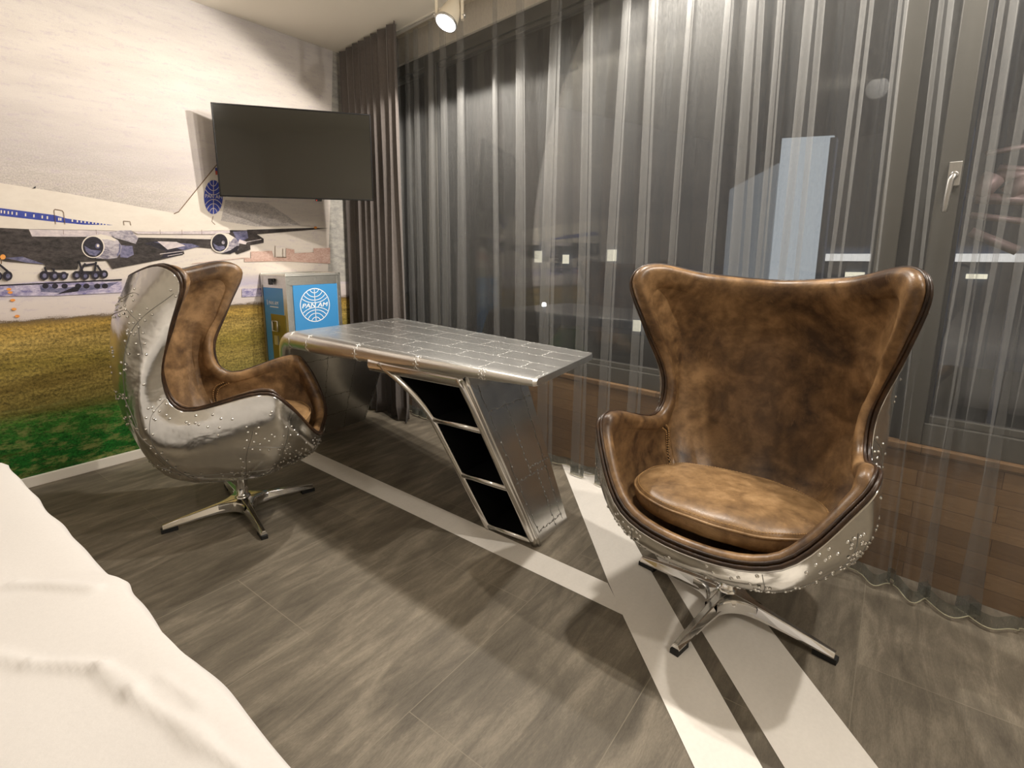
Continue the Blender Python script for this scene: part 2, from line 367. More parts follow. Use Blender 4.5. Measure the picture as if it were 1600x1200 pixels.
def mell(cx, cy, rx, ry, mi, n=28, rot=0.0):
    a = math.radians(rot)
    mpoly([(cx + rx * math.cos(q) * math.cos(a) - ry * math.sin(q) * math.sin(a), cy + rx * math.cos(q) * math.sin(a) + ry * math.sin(q) * math.cos(a)) for q in [k * 2 * math.pi / n for k in range(n)]], mi)
def mline(pts, w, mi):
    lay[0] += .35
    for (x0, y0), (x1, y1) in zip(pts[:-1], pts[1:]):
        d = Vector((x1 - x0, y1 - y0)).normalized() * w / 2; nx, ny = -d.y, d.x
        mu.add([mp(x0 + nx - d.x * .5, y0 + ny - d.y * .5, lay[0]), mp(x1 + nx + d.x * .5, y1 + ny + d.y * .5, lay[0]), mp(x1 - nx + d.x * .5, y1 - ny + d.y * .5, lay[0]), mp(x0 - nx - d.x * .5, y0 - ny - d.y * .5, lay[0])], [(0, 1, 2, 3)], mi)
ZB = .052
mu.hexa([(XB, YM - .0022, ZB), (2.70, YM - .0022, ZB), (2.70, YM - .0003, ZB), (XB, YM - .0003, ZB), (XB, YM - .0022, CZ), (2.70, YM - .0022, CZ), (2.70, YM - .0003, CZ), (XB, YM - .0003, CZ)], 0)
mpoly([(520, 70), (516, 320), (512, 440), (560, 440), (562, 70)], 14)
# speckled grey shadow band of sky above the fuselage
# fuselage, fin
mpoly([(-160, 256), (0, 286), (60, 295), (110, 303), (180, 316), (275, 334), (345, 345), (400, 352), (400, 360), (-160, 360)], 1)
mpoly([(275, 334), (341, 254), (395, 185), (470, 185), (352, 352), (330, 352)], 1)
mline([(272, 334), (279, 331), (343, 252), (395, 187)], 1.6, 10)
mpoly([(345, 345), (352, 312), (420, 318), (470, 352), (400, 354)], 7)
mline([(333, 338), (331, 346), (336, 351)], 1, 10)
mpoly([(-160, 302), (0, 325), (85, 336), (105, 341.5), (182, 352.5), (130, 351), (85, 346.5), (0, 337), (-160, 318)], 2)
for x in (2, 7, 13, 19, 26, 40, 53, 66, 74, 92, 95, 113, 121, 127, 133, 139, 145, 150, 156, 161, 166):
    y = 330.5 + (x * .129 if x < 85 else 11 + (x - 85) * .118); h = 2.3 if x < 85 else 2.3 - (x - 85) * .018
    mpoly([(x - 1.1, y - h), (x + 1.1, y - h), (x + 1.1, y + h), (x - 1.1, y + h)], 1)
for x in (-150, -138, -120, -100, -86, -60, -40, -20):
    y = 330.5 + x * .145; mpoly([(x - 1.3, y - 3), (x + 1.3, y - 3), (x + 1.3, y + 3), (x - 1.3, y + 3)], 1)
mline([(87, 351), (84.5, 329), (86, 327), (97, 329), (99.5, 332), (101.5, 351)], 1.0, 10)
mline([(194, 352), (193, 345.5), (203, 346), (204.5, 352)], .9, 10)
mpoly([(50.5, 294.5), (53, 293), (56, 290.5), (55.5, 294.5)], 6)
# flag and globe on the fin
mpoly([(336, 262), (345, 262), (345, 267), (336.5, 267)], 2); mpoly([(336.5, 267), (345, 267), (345, 273), (337, 273)], 13)
GX, GY, GRX, GRY = 333.5, 308.0, 14.6, 26.6
mell(GX, GY, GRX, GRY, 2, 36)
mline([(GX, GY - GRY), (GX, GY - 4)], .9, 1); mline([(GX, GY + 4), (GX, GY + GRY)], .9, 1)
for sgn in (-1, 1):
    for rr, ky in ((.36, 1), (.66, .95), (.98, .9)):
        pts = []
        for k in range(41):
            q = math.pi * k / 40; ux = rr * 1.15 * math.cos(q); uy = -sgn * -1 * 0 + sgn * (1 - rr * ky * math.sin(q) * .98)
            if ux * ux + uy * uy <= .985: pts.append((GX + ux * GRX, GY + uy * GRY))
        if len(pts) > 2: mline(pts, .9, 1)
def mtext(body, cx, cy, wpx, hpx, mi):
    vs, fs = text_mesh(body, 1.0); lay[0] += .5
    x0 = min(p.x for p in vs); x1 = max(p.x for p in vs); y0 = min(p.y for p in vs); y1 = max(p.y for p in vs)
    mu.add([mp(cx + ((p.x - x0) / (x1 - x0) - .5) * wpx, cy - ((p.y - y0) / (y1 - y0) - .5) * hpx + (p.x - (x0 + x1) / 2) / (x1 - x0) * 2.0, lay[0]) for p in vs], fs, mi)
mtext('PAN AM', 333.8, 307, 26, 5.6, 1)
# wet ground, reflections, far buildings
mpoly([(-160, 446), (0, 446), (60, 440), (190, 440), (190, 457), (90, 462), (0, 463), (-160, 470)], 12)
mpoly([(378, 451), (516, 448), (516, 459), (378, 464)], 12)
mline([(-160, 452), (0, 446), (70, 443), (190, 437)], 2.2, 6)
mpoly([(62, 446), (74, 443), (86, 451), (140, 445), (185, 441), (168, 450), (100, 458), (64, 456)], 9)
mpoly([(88, 460), (112, 450), (128, 445), (122, 455)], 6)
for x in (69, 84, 99, 120, 133, 150, 162): mell(x + 2, 447, 5, 4, 6, 12)
for x, y in ((14, 452), (16, 457), (20, 469), (22, 483), (27, 494)): mell(x, y, 4, 2.2, 8, 10)
mpoly([(382, 404), (392, 404), (392, 393), (425, 392), (428, 402), (447, 403), (447, 388), (460, 390), (460, 396), (490, 394), (490, 388), (516, 387), (516, 412), (440, 408), (382, 409)], 11)
mline([(430, 402), (430, 384)], .7, 10); mline([(442, 402), (442, 389)], .7, 10); mline([(432, 402), (447, 402)], 1, 10)
mline([(300, 412), (380, 403), (516, 406)], .8, 11)
# wing: dark underside, leading edge, flaps
mpoly([(-160, 352), (0, 356), (45, 358), (48, 369), (90, 370), (135, 369.5), (205, 371), (260, 372), (332, 374), (332, 388), (308, 386), (286, 385), (288, 397), (250, 406), (176, 420), (167, 407), (123, 409), (121, 421), (74, 421), (70, 413), (8, 408), (0, 405), (-160, 398)], 3)
mpoly([(8, 403), (35, 401), (70, 413), (40, 410)], 9)
mpoly([(225, 380), (240, 377), (273, 377), (286, 398), (250, 404), (260, 393)], 6)
mpoly([(240, 378), (300, 381), (312, 385), (287, 391), (272, 386)], 9)
mpoly([(246, 377), (276, 378), (290, 384), (262, 390)], 4)
mline([(250, 397), (287, 392)], .9, 4); mline([(262, 400), (285, 396)], .8, 4)
mpoly([(-160, 338), (0, 349), (190, 352), (350, 354), (500, 354), (514, 356.5), (480, 357.5), (385, 359.5), (260, 362), (208, 361.5), (130, 359), (44, 358), (0, 356), (-160, 350)], 1)
mpoly([(45, 358.5), (130, 359.5), (205, 362), (206, 369), (135, 370), (50, 369.5)], 4)
mpoly([(208, 362), (330, 361), (385, 359.5), (388, 362), (330, 366), (215, 365.5)], 4)
mpoly([(385, 359), (488, 356), (513, 356.4), (486, 359.2), (407, 365.5), (398, 366)], 3)
for x in (99, 150, 250, 284, 315): mline([(x, 359), (x + .4, 366)], .6, 10)
mell(493, 355.6, 2.6, 1.8, 8, 12)
mpoly([(359, 359.5), (388, 360), (400, 365), (412, 373), (412, 379.5), (391, 383), (391.5, 390), (371, 397), (362, 388)], 3)
mpoly([(364, 362), (386, 361), (388, 372), (372, 380)], 9)
mline([(386, 378), (408, 374)], 1, 4); mpoly([(374, 374), (386, 378), (384, 382), (372, 380)], 4)
mpoly([(205, 360), (187, 360), (170, 363), (178, 371), (212, 381), (216, 372)], 5)
mpoly([(186, 382), (196, 384), (207, 384), (209, 398), (199, 403), (188, 402)], 9)
# engines
mpoly([(146, 368.5), (158, 366), (172, 369), (184, 375), (190, 384), (189, 394), (183, 403), (168, 405), (150, 403.5)], 5)
mpoly([(146, 368.5), (158, 366), (172, 369), (182, 374), (180, 377), (168, 374), (156, 374)], 1)
mpoly([(186, 379), (189, 384), (188, 394), (184, 401), (182, 399), (186, 391)], 9)
mell(145.5, 385.5, 18, 17.6, 1, 30, 10); mell(145.5, 385.7, 16.2, 16, 6, 30, 10)
mpoly([(132, 384), (142, 390), (152, 391), (158, 392), (150, 400), (140, 398), (134, 392)], 9)
mell(152.5, 384.5, 4, 4, 9, 14); mell(153, 384, 2, 2.2, 1, 12)
mpoly([(343, 364), (356, 365), (368, 372), (374, 381), (372, 391), (362, 396), (345, 395)], 5)
mpoly([(343, 364), (356, 365), (366, 371), (360, 378), (352, 370)], 1)
mpoly([(370, 384), (374, 384), (371, 392), (360, 396.5), (346, 396), (360, 391)], 6)
mell(343.5, 379.2, 14.2, 15.6, 1, 30, 8); mell(343.3, 379.3, 12.4, 13.9, 6, 30, 8)
mpoly([(333, 380), (341, 385), (350, 384), (352, 388), (344, 392), (337, 389)], 9)
mell(348.8, 379, 2.4, 3, 5, 12)
# landing gear
for a, b in (((70, 418), (74, 430)), ((84, 420), (84, 430)), ((123, 408), (131, 430)), ((131, 415), (150, 412)), ((150, 410), (147, 430)), ((152, 415), (162, 430)), ((0, 414), (12, 424)), ((133, 412), (125, 425))): mline([a, b], 3.4, 6)
mline([(66, 426), (106, 429)], 4, 6); mline([(118, 426), (166, 426)], 5, 6)
for x, y, r in ((69, 430.5, 7.4), (85, 431, 7.2), (99.5, 431, 6.6), (119.5, 430, 6.6), (133, 431, 6.4), (149, 430, 6.6), (162.5, 428.5, 6.4), (12, 431, 7.6), (-3, 431.5, 7)):
    mell(x, y, r, r, 6, 20); mell(x + .6, y + .3, r * .45, r * .5, 9, 14)
mline([(2, 412), (2, 402)], 2, 10); mell(4.5, 401.5, 4.4, 4, 8, 16)
mo = mu.build('mural', MUR)
for f in mo.data.polygons:
    if f.normal.y > 0 and f.center.y < YM - .0024: f.flip()
tag(mo, 'wall-sized painted mural of a four-engined jet airliner above green and yellow grass', 'mural')
m = MB(); m.box(((XB + 2.7) / 2, YM - .009, ZB / 2), (2.7 - XB, .018, ZB)); m.build('baseboard_left', WHITE_P, bevel=.002, kind='structure')

# ---- window wall --------------------------------------------------------------
ZW = .475
def wprism(mb, y0, y1, o0, o1, z0, z1, mi=0):   # box along the window wall; o = offset behind the wall line (+ = outside)
    mb.hexa([(xw(y0) + o0, y0, z0), (xw(y0) + o1, y0, z0), (xw(y1) + o1, y1, z0), (xw(y1) + o0, y1, z0),
             (xw(y0) + o0, y0, z1), (xw(y0) + o1, y0, z1), (xw(y1) + o1, y1, z1), (xw(y1) + o0, y1, z1)], mi)
m = MB(); wprism(m, YN, YM, 0, .12, 0, ZW); m.build('wall_right', OAK, kind='structure')
m = MB(); wprism(m, YN, YM, -.008, .14, ZW, ZW + .022); m.build('trim_2', OAK, kind='structure', bevel=.003)
m = MB(); wprism(m, YN, YM, .0, .14, 2.45, CZ + .07); m.build('trim_3', PAINT, kind='structure')
m = MB(); wprism(m, YM - .08, YM, .0, .14, ZW, 2.45); m.build('trim_4', PAINT, kind='structure')
def window(i, y0, y1, handle=None, mull=None):
    m = MB(); fr = .06
    wprism(m, y0, y0 + fr, .02, .085, ZW + .022, 2.45); wprism(m, y1 - fr, y1, .02, .085, ZW + .022, 2.45)
    wprism(m, y0 + fr, y1 - fr, .02, .085, ZW + .022, ZW + .10); wprism(m, y0 + fr, y1 - fr, .02, .085, 2.38, 2.45)
    wprism(m, y0 + fr, y1 - fr, .035, .07, ZW + .10, ZW + .125); wprism(m, y0 + fr, y1 - fr, .035, .07, 2.355, 2.38)
    root = m.build('window_%d' % i, FRAME, bevel=.003, kind='structure')
    g = MB(); wprism(g, y0 + fr - .005, y1 - fr + .005, .05, .056, ZW + .10, 2.385); g.build('pane', GLASS, root)
    g = MB(); wprism(g, y0 + fr, y0 + fr + .012, .028, .06, ZW + .10, 2.38); wprism(g, y1 - fr - .012, y1 - fr, .028, .06, ZW + .10, 2.38); g.build('gasket', FRAME_D, root)
    if handle is not None:
        h = MB(); yy = handle; X = xw(yy) + .02
        h.lathe([(0, -.014), (.014, -.014), (.017, -.008), (.017, 0)], (0, 0, 0), None, 20)
        hb = MB(); M = Matrix.Rotation(-math.pi / 2, 3, 'Y')
        pl = MB(); pl.box((X - .005, yy, 1.405), (.01, .032, .075))
        pl.lathe([(0, .026), (.011, .026), (.011, 0)], (X, yy, 1.40), Matrix.Rotation(-math.pi / 2, 3, 'Y'), 14)
        pl.tube([(X - .03, yy + .0, 1.40), (X - .034, yy + .008, 1.385), (X - .034, yy + .012, 1.31), (X - .034, yy + .013, 1.285)], [.009, .0095, .0085, .007], 10)
        pl.build('handle', STEEL, root, bevel=.002, label='satin steel handle')
    return root
window(1, .02, 2.60); window(2, 2.60, YM - .08)
window(3, -1.2, -.06, handle=-.10); window(4, YN, -1.2)
m = MB(); wprism(m, -.06, .02, .04, .11, ZW + .022, 2.45); m.build('trim_5', FRAME_D, kind='structure')

# ------------------------------------------------------------------ bed
BX, BZ = .236, .60
m = MB(); m.box(((BX - 2.05) / 2 - .02, .85, .14), (BX + 2.0, 1.95, .22)); 
bed = thing('bed', 'large bed with rumpled white duvet in the lower left corner', 'bed', (-.9, .85, 0))
lb = lambda mb, name, mat, **k: mb.build(name, mat, bed, Matrix.Translation((.9, -.85, 0)), **k)
lb(m, 'bed_base', plain('bed_base_grey', lin(80, 76, 72), .8), bevel=.02)
m = MB(); m.box(((BX - 2.05) / 2 - .02, .85, .385), (BX + 2.0, 1.98, .27)); lb(m, 'mattress', LINEN, bevel=.05, seg=4)
for sx in (-1.75, .02):
    for sy in (.02, 1.65):
        m = MB(); m.lathe([(0, 0), (.03, 0), (.03, .035), (0, .035)], (sx, sy, 0), None, 14); lb(m, 'leg', BLACK)
def duvet(u, v):   # u across (x), v along (y): top sheet draped over the mattress
    X0, X1, Y0, Y1 = -2.02, BX, -.18, 1.895
    x = X0 + (X1 - X0) * u; y = Y0 + (Y1 - Y0) * v
    z = BZ + .006 * noise.noise((x * 3, y * 3, 1)) + .003 * noise.noise((x * 9, y * 7, 4))
    fold = 1.0 / (1 + math.exp((y - (1.02 + .05 * math.sin(x * 5 + 1) + .25 * (BX - x) * (BX - x < .4) )) * 80))
    z += .011 * fold
    # crease lines wandering across the cover
    for (ax, ay, bx, by, wd, hh) in ((.13, 1.13, .20, .99, .010, .006), (.02, 1.02, .10, .86, .010, .006), (.10, .86, .155, .78, .009, .007), (.155, .78, .165, .70, .009, .006), (.165, .70, .20, .50, .010, .006), (-.1, 1.1, .05, 1.04, .014, .007), (.2, .70, .21, .62, .008, .003)):
        dx, dy = bx - ax, by - ay; L2 = dx * dx + dy * dy; k = max(0, min(1, ((x - ax) * dx + (y - ay) * dy) / L2))
        d = math.hypot(x - ax - k * dx, y - ay - k * dy) + .01 * noise.noise((x * 14, y * 14, 9))
        z += hh * math.exp(-(d / wd) ** 2)
    return Vector((x, y, z))
rows = []
NU, NV = 150, 300
for j in range(NV + 1):
    v = j / NV; row = []
    for i in range(NU + 1):
        u = 1 - (1 - i / NU) ** 1.7
        row.append(duvet(u, v))
    y = row[-1].y; ex = .006 * noise.noise((0, y * 2.2, 2)) + .0025 * noise.noise((1, y * 8, 2)) + .010 * math.exp(-((y - 1.0) / .03) ** 2)
    for k, p in enumerate(row):
        w = max(0, (p.x - (BX - .12)) / .12); p.x += ex * w; p.z -= .010 * w ** 5
    e = row[-1]
    for dx, dz in ((.010, -.012), (.014, -.05), (.012, -.12), (.016, -.2), (.010, -.3), (.018, -.4)):
        row.append(Vector((e.x + dx + .01 * noise.noise((y * 7, dz * 3, 5)), y, e.z + dz)))
    rows.append(row)
e = rows[-1]
for dy, dz in ((.010, -.012), (.014, -.06), (.012, -.16), (.016, -.28), (.014, -.4)):
    rows.append([Vector((p.x, p.y + dy + .006 * noise.noise((p.x * 6, dz * 4, 3)), min(p.z, e[60].z) + dz if p.z > .5 else max(.16, p.z + dz * .3))) for p in e])
m = MB(); m.grid(rows); dv = lb(m, 'duvet', LINEN)
so = dv.modifiers.new('thickness', 'SOLIDIFY'); so.thickness = .008; so.offset = -1

# ------------------------------------------------------------------ egg chairs
# half outline and profiles, local frame: +x forward, +y left; key = (w, b, h): w sideways, b forward, h up
POLE = (0, .0, .190)
KEYS = [  # four profile points from the belly to the rim, then the rim itself
    [(0, -.15, .196), (0, -.310, .300), (0, -.403, .57), (0, -.403, .86), (0, -.335, 1.050)],
    [(.06, -.14, .196), (.135, -.285, .300), (.188, -.364, .59), (.208, -.348, .88), (.222, -.258, 1.071)],
    [(.09, -.12, .196), (.205, -.245, .302), (.277, -.314, .61), (.322, -.272, .91), (.361, -.112, 1.108)],
    [(.10, -.11, .196), (.228, -.215, .302), (.310, -.284, .60), (.354, -.226, .88), (.407, -.035, 1.047)],
    [(.11, -.09, .196), (.240, -.185, .298), (.322, -.264, .55), (.356, -.212, .77), (.374, -.097, .876)],
    [(.12, -.06, .196), (.252, -.145, .290), (.333, -.220, .45), (.352, -.214, .60), (.326, -.153, .691)],
    [(.122, -.02, .196), (.260, -.075, .282), (.336, -.122, .398), (.346, -.128, .505), (.331, -.090, .570)],
    [(.118, .05, .196), (.256, .10, .278), (.338, .140, .385), (.371, .175, .505), (.370, .188, .627)],
    [(.10, .09, .196), (.216, .180, .268), (.294, .238, .364), (.341, .274, .466), (.341, .283, .566)],
    [(.06, .100, .196), (.128, .200, .238), (.182, .282, .292), (.212, .342, .345), (.212, .363, .403)],
    [(0, .105, .196), (0, .210, .228), (0, .298, .268), (0, .352, .312), (0, .368, .352)]]
def crom(p0, p1, p2, p3, t):
    return .5 * ((2 * p1) + (p2 - p0) * t + (2 * p0 - 5 * p1 + 4 * p2 - p3) * t * t + (3 * p1 - p0 - 3 * p2 + p3) * t ** 3)
ring = []
for k in list(range(0, 11)) + list(range(9, 0, -1)):
    ring.append(([Vector((b, w, h)) for w, b, h in KEYS[k]], k))
ring = [([Vector((p.x, p.y * (1 if i <= 10 else -1), p.z)) for p in pr], k) for i, (pr, k) in enumerate(ring)]
NK = len(ring)
def prof(u):   # u in key units, periodic
    i = int(math.floor(u)); t = u - i
    g = lambda j: ring[(i + j) % NK][0]
    return [crom(g(-1)[k], g(0)[k], g(1)[k], g(2)[k], t) for k in range(5)]
P0 = Vector((POLE[1], 0, POLE[2]))
def surf(u, v):
    pr = [P0] + prof(u); x = min(max(v, 0), 1) * 5; i = min(int(x), 4); t = x - i
    a = pr[i - 1] if i > 0 else 2 * pr[0] - pr[1]
    d = pr[i + 2] if i + 2 < 6 else 2 * pr[5] - pr[4]
    return crom(a, pr[i], pr[i + 1], d, t)
def frame(u, v):
    e = .02; v1, v0 = min(1, v + e), max(.0, v - e)
    du = surf(u + e, v) - surf(u - e, v); dv = surf(u, v1) - surf(u, v0)
    if v < .03: du = Vector((0, 0, 0)); 
    n = du.cross(dv)
    if n.length < 1e-9: n = Vector((0, 0, -1)); return n, dv.normalized()
    n.normalize()
    return n, dv.normalized()
# orient the normal outwards once
_n, _ = frame(0, .6); FL = 1.0 if _n.x < 0 else -1.0
def outn(u, v):
    n, tv = frame(u, v)
    return (n * FL if v >= .03 else Vector((0, 0, -1))), tv
NUU = 120
US = [NK * k / NUU for k in range(NUU)]
def crump(p, a=.0020): return a * (noise.noise(p * 9) + .5 * noise.noise(p * 23))
def make_shell():
    m = MB(); rows = []
    VS = [.03 + .97 * k / 34 for k in range(35)]
    for v in VS:
        row = []
        for u in US:
            p = surf(u, v); n, tv = outn(u, v); row.append(p + n * crump(p) * min(1, (1 - v) * 8 + .25))
        rows.append(row)
    m.add([P0] + rows[0], [(0, k + 1, (k + 1) % NUU + 1) for k in range(NUU)], 0, True)
    m.grid(rows, 0, True)
    lip = []
    for d, tt in ((.0035, .001), (.004, .006), (.001, .010), (-.012, .011)):
        lip.append([surf(u, 1) + outn(u, 1)[1] * d - outn(u, 1)[0] * tt for u in US])
    m.grid([rows[-1]] + lip, 1, True)
    # riveted seams
    rnd = random.Random(3)
    def seamline(pts, rivets=True, gap=.03):
        P = []
        for u, v in pts:
            p = surf(u, v); n, _ = outn(u, v); P.append((p + n * (crump(p) * min(1, (1 - v) * 8 + .25) + .0004), n))
        m.tube([p for p, n in P], .0011, 4, 2, False, False)
        acc = 0
        for (p, n), (q, n2) in zip(P[:-1], P[1:]):
            L = (q - p).length; acc += L
            if acc > gap:
                acc = 0
                if rivets:
                    s = (q - p).normalized().cross(n)
                    for sg in (-1, 1):
                        if rnd.random() < .82: m.bump(q + s * sg * (.010 + rnd.random() * .006), n, .0052, 3, .75)
    def ul(u, v0, v1, n=26): return [(u + .015 * math.sin(k * .3), v0 + (v1 - v0) * k / n) for k in range(n + 1)]
    def vl(v, u0, u1, n=40): return [(u0 + (u1 - u0) * k / n, v + .003 * math.sin(k * .5)) for k in range(n + 1)]
    for sd in (1, -1):
        f = lambda q: [(uu * sd, vv) for uu, vv in q]
        for args in ((5.4, .34, .99), (3.1, .6, .98), (8.0, .25, .9), (9.2, .3, .98), (6.9, .3, .78)): seamline(f(ul(*args)))
        for args in ((.62, .2, 5.4), (.42, .3, 8), (.66, 6.9, 9.6), (.84, 1.0, 4.0), (.55, 8.0, 9.9), (.28, 2, 9)): seamline(f(vl(*args)), True, .034)
        for k in range(84):
            u = rnd.choice([rnd.uniform(.2, 9.8), rnd.uniform(5.5, 9.9)]) * sd; v = rnd.choice([rnd.uniform(.25, .9), rnd.uniform(.7, .97)])
            if 3.4 < abs(u) < 5.0 and v > .55 and rnd.random() < .8: continue
            for j in range(rnd.choice([1, 1, 2])):
                p = surf(u + j * .12, v + j * .015); n, _ = outn(u, v); m.bump(p + n * crump(p) * min(1, (1 - v) * 8 + .25), n, .0052, 3, .75)
    seamline(vl(.55, -2.6, 2.6)); seamline(vl(.9, -2.2, 2.2)); seamline(ul(0, .2, .97))
    return m
def tin(u, v):   # padding thickness between shell and leather
    b = .052
    w = max(0, 1 - abs(abs((u + 10) % 20 - 10) - 2.8) / 1.6) * max(0, min(1, (v - .5) / .2)); b = .052 - .006 * min(1, w * 1.6)
    if v < .5: b = .052 + (.125 - .052) * min(1, (.5 - v) / .38) ** 1.3
    return b
def inner(u, v): 
    p = surf(u, v); n, tv = outn(u, v); q = p - n * tin(u, v)
    return q
def make_leather():
    m = MB(); rows = []
    VS = [.06 + .88 * k / 30 for k in range(31)]
    for v in VS: rows.append([inner(u, v) + outn(u, v)[0] * .002 * noise.noise(surf(u, v) * 12) for u in US])
    c = sum(rows[0], Vector()) / NUU
    m.add([c] + rows[0], [(0, (k + 1) % NUU + 1, k + 1) for k in range(NUU)], 0, True)
    m.grid([r[:] for r in rows], 0, True)
    roll = []
    for vv, d, tt in ((.955, 0, .0535), (.975, 0, .054), (1, .0, .052), (1, .012, .049), (1, .021, .041), (1, .0245, .031), (1, .022, .021), (1, .014, .014), (1, -.02, .012)):
        row = []
        for u in US:
            n, tv = outn(u, vv); row.append(surf(u, vv) + tv * d - n * tt)
        roll.append(row)
    m.grid([rows[-1]] + roll, 0, True)
    return m
def rimtube(d, tt, r, mi=0):
    m = MB(); m.tube([surf(u, 1) + outn(u, 1)[1] * d - outn(u, 1)[0] * tt for u in US], r, 8, mi, True); return m
def make_seams():
    out = []
    for sd in (1, -1):
        m = MB()
        for off in (-.055, .055):
            pts = []
            for k in range(61):
                v = 1.0 - .66 * k / 60; u = (6.02 - .7 * (1 - v) + off) * sd
                if v > .955: continue
                pts.append(inner(u, v) - outn(u, v)[0] * .0034)
            for a, b in zip(pts[::2], pts[1::2]): m.tube([a, a.lerp(b, .8)], .0023, 5, 0)
        m.tube([inner((6.02 - .7 * (.05 + .61 * k / 60)) * sd, .95 - .61 * k / 60) - outn((6.02 - .7 * (.05 + .61 * k / 60)) * sd, .95 - .61 * k / 60)[0] * .0022 for k in range(61)], .0016, 5, 1)
        out.append(m); m = MB()
        for off in (-.035, .035):
            m.tube([surf(9.15 * sd + off, 1) + outn(9.15 * sd, 1)[1] * d - outn(9.15 * sd, 1)[0] * tt for d, tt in ((.0155, .022), (.018, .03), (.0155, .0385), (.009, .0475), (-.001, .0535))], .0013, 5, 0)
        out.append(m)
    return out
def sel(q, e): c = math.cos(q); return math.copysign(abs(c) ** e, c)
def make_cushion():
    cx, cz = .095, .408; tilt = math.radians(2)
    A, B, T = .215, .268, .036
    M = Matrix.Translation((cx, 0, cz)) @ Matrix.Rotation(-tilt, 4, 'Y')
    def outline(q):
        c, s = math.cos(q), math.sin(q)
        return Vector((A * sel(q, .86), B * sel(q - math.pi / 2, .86), 0))
    rows = []; N = 72
    def pt(q, r, z): 
        p = outline(q) * r; p.z = z + .004 * noise.noise((p.x * 14, p.y * 14, z * 5)) ; return M @ p
    qs = [2 * math.pi * k / N for k in range(N)]
    for r, z in ((.05, -T), (.7, -T), (.9, -T * .95), (.97, -T * .7), (1.0, -T * .2), (1.0, T * .35), (.985, T * .62), (.95, T * .86), (.88, T * 1.05), (.75, T * 1.22), (.5, T * 1.38), (.25, T * 1.44), (.05, T * 1.46)):
        rows.append([pt(q, r, z) for q in qs])
    m = MB(); m.grid(rows, 0, True)
    b = len(m.v); m.add([sum(rows[-1], Vector()) / N] + rows[-1], [(0, k + 1, (k + 1) % N + 1) for k in range(N)], 0, True)
    m.add([sum(rows[0], Vector()) / N] + rows[0], [(0, (k + 1) % N + 1, k + 1) for k in range(N)], 0, True)
    w = MB(); w.tube([pt(q, 1.004, T * .5) for q in qs], .0042, 6, 0, True)
    st = MB()
    for k in range(0, 180):
        q = 2 * math.pi * k / 180; q2 = q + 2 * math.pi / 180 * .6
        st.tube([pt(q, .972, T * .80) * 1.0 + Vector((0, 0, .0008)), pt(q2, .972, T * .80) + Vector((0, 0, .0008))], .0012, 4, 0)
    return m, w, st
def make_leg():    # along +x
    m = MB()
    secs = [(-.0, .020, .070, .028), (.03, .021, .070, .028), (.06, .026, .068, .026), (.10, .027, .064, .0225), (.17, .025, .055, .0188), (.25, .021, .045, .0158), (.318, .017, .034, .0135)]
    rows = []
    for x, z0, z1, hw in secs:
        tw = hw * .55
        rows.append([Vector((x, -hw, z0)), Vector((x, hw, z0)), Vector((x, hw * .98, z0 + (z1 - z0) * .25)), Vector((x, tw, z1 - .003)), Vector((x, tw * .8, z1)), Vector((x, -tw * .8, z1)), Vector((x, -tw, z1 - .003)), Vector((x, -hw * .98, z0 + (z1 - z0) * .25))])
    m.grid(rows, 0, True, False)
    b = len(m.v) - 8; m.f.append([b + k for k in range(8)]); m.m.append(0); m.sm.append(False)
    # web towards the neighbouring leg
    for sg in (1, -1):
        lo, hi, tp_ = [], [], []
        for k in range(9):
            q = math.radians(270 - 45 * k / 8); x, y = .105 + .085 * math.cos(q), .105 + .085 * math.sin(q)
            lo.append(Vector((x, y * sg, .024))); hi.append(Vector((x, y * sg, .058 + .004 * k / 8))); tp_.append(Vector((x - .004, (y - .004) * sg, .063 + .006 * k / 8)))
        m.grid([lo, hi, tp_, [Vector((0, 0, .070))] * 9], 0, False, True)
    return m
def make_pad():
    m = MB(); m.hexa([(.262, -.0135, 0), (.324, -.0135, 0), (.324, .0135, 0), (.262, .0135, 0), (.262, -.0125, .022), (.324, -.0125, .0165), (.324, .0125, .0165), (.262, .0125, .022)]); return m
def make_chair(name, label, yaw, loc, leg0):
    root = thing(name, label, 'chair', loc, math.radians(yaw), 'riveted metal egg chairs')
    make_shell().build('shell', [ALU, CHROME, SEAM_DARK, RIVET], root, label='riveted polished aluminium back shell')
    up = make_leather().build('upholstery', LEATHER, root, label='brown leather inner lining')
    for q in make_seams(): q.build('stitching', [THREAD, LEATHER_DARK], up)
    rimtube(.0085, .0065, .0066).build('piping', LEATHER_DARK, up); rimtube(.0185, .0145, .0042).build('piping', LEATHER_DARK, up)
    cu, w, st = make_cushion()
    co = cu.build('seat_cushion', LEATHER_SEAT, root, label='brown leather seat cushion')
    w.build('piping', LEATHER_SEAT, co); st.build('stitching', THREAD, co)
    p = MB(); p.lathe([(0, .208), (.045, .208), (.045, .196), (.0245, .192), (.0245, .080), (.029, .077), (.033, .072), (.035, .064), (.035, .024), (0, .022)], (0, 0, 0), None, 28)
    p.build('pedestal', CHROME, root)
    p = MB(); p.tube([(.02, -.05, .205), (.022, -.052, .120), (.02, -.045, .102), (.0, -.018, .082)], .0042, 8); p.build('lever', CHROME, root)
    for k in range(4):
        M = Matrix.Rotation(math.radians(leg0 + 90 * k - yaw), 4, 'Z')
        lo = make_leg().build('leg', CHROME, root, M, bevel=.0015) if k == 0 else None
        if k == 0: proto_leg = lo; pad = make_pad().build('foot_pad', BLACK, lo, bevel=.001)
        else:
            lo = proto_leg.copy(); COL.objects.link(lo); lo.matrix_basis = M
            pd = pad.copy(); COL.objects.link(pd); pd.parent = lo
    return root
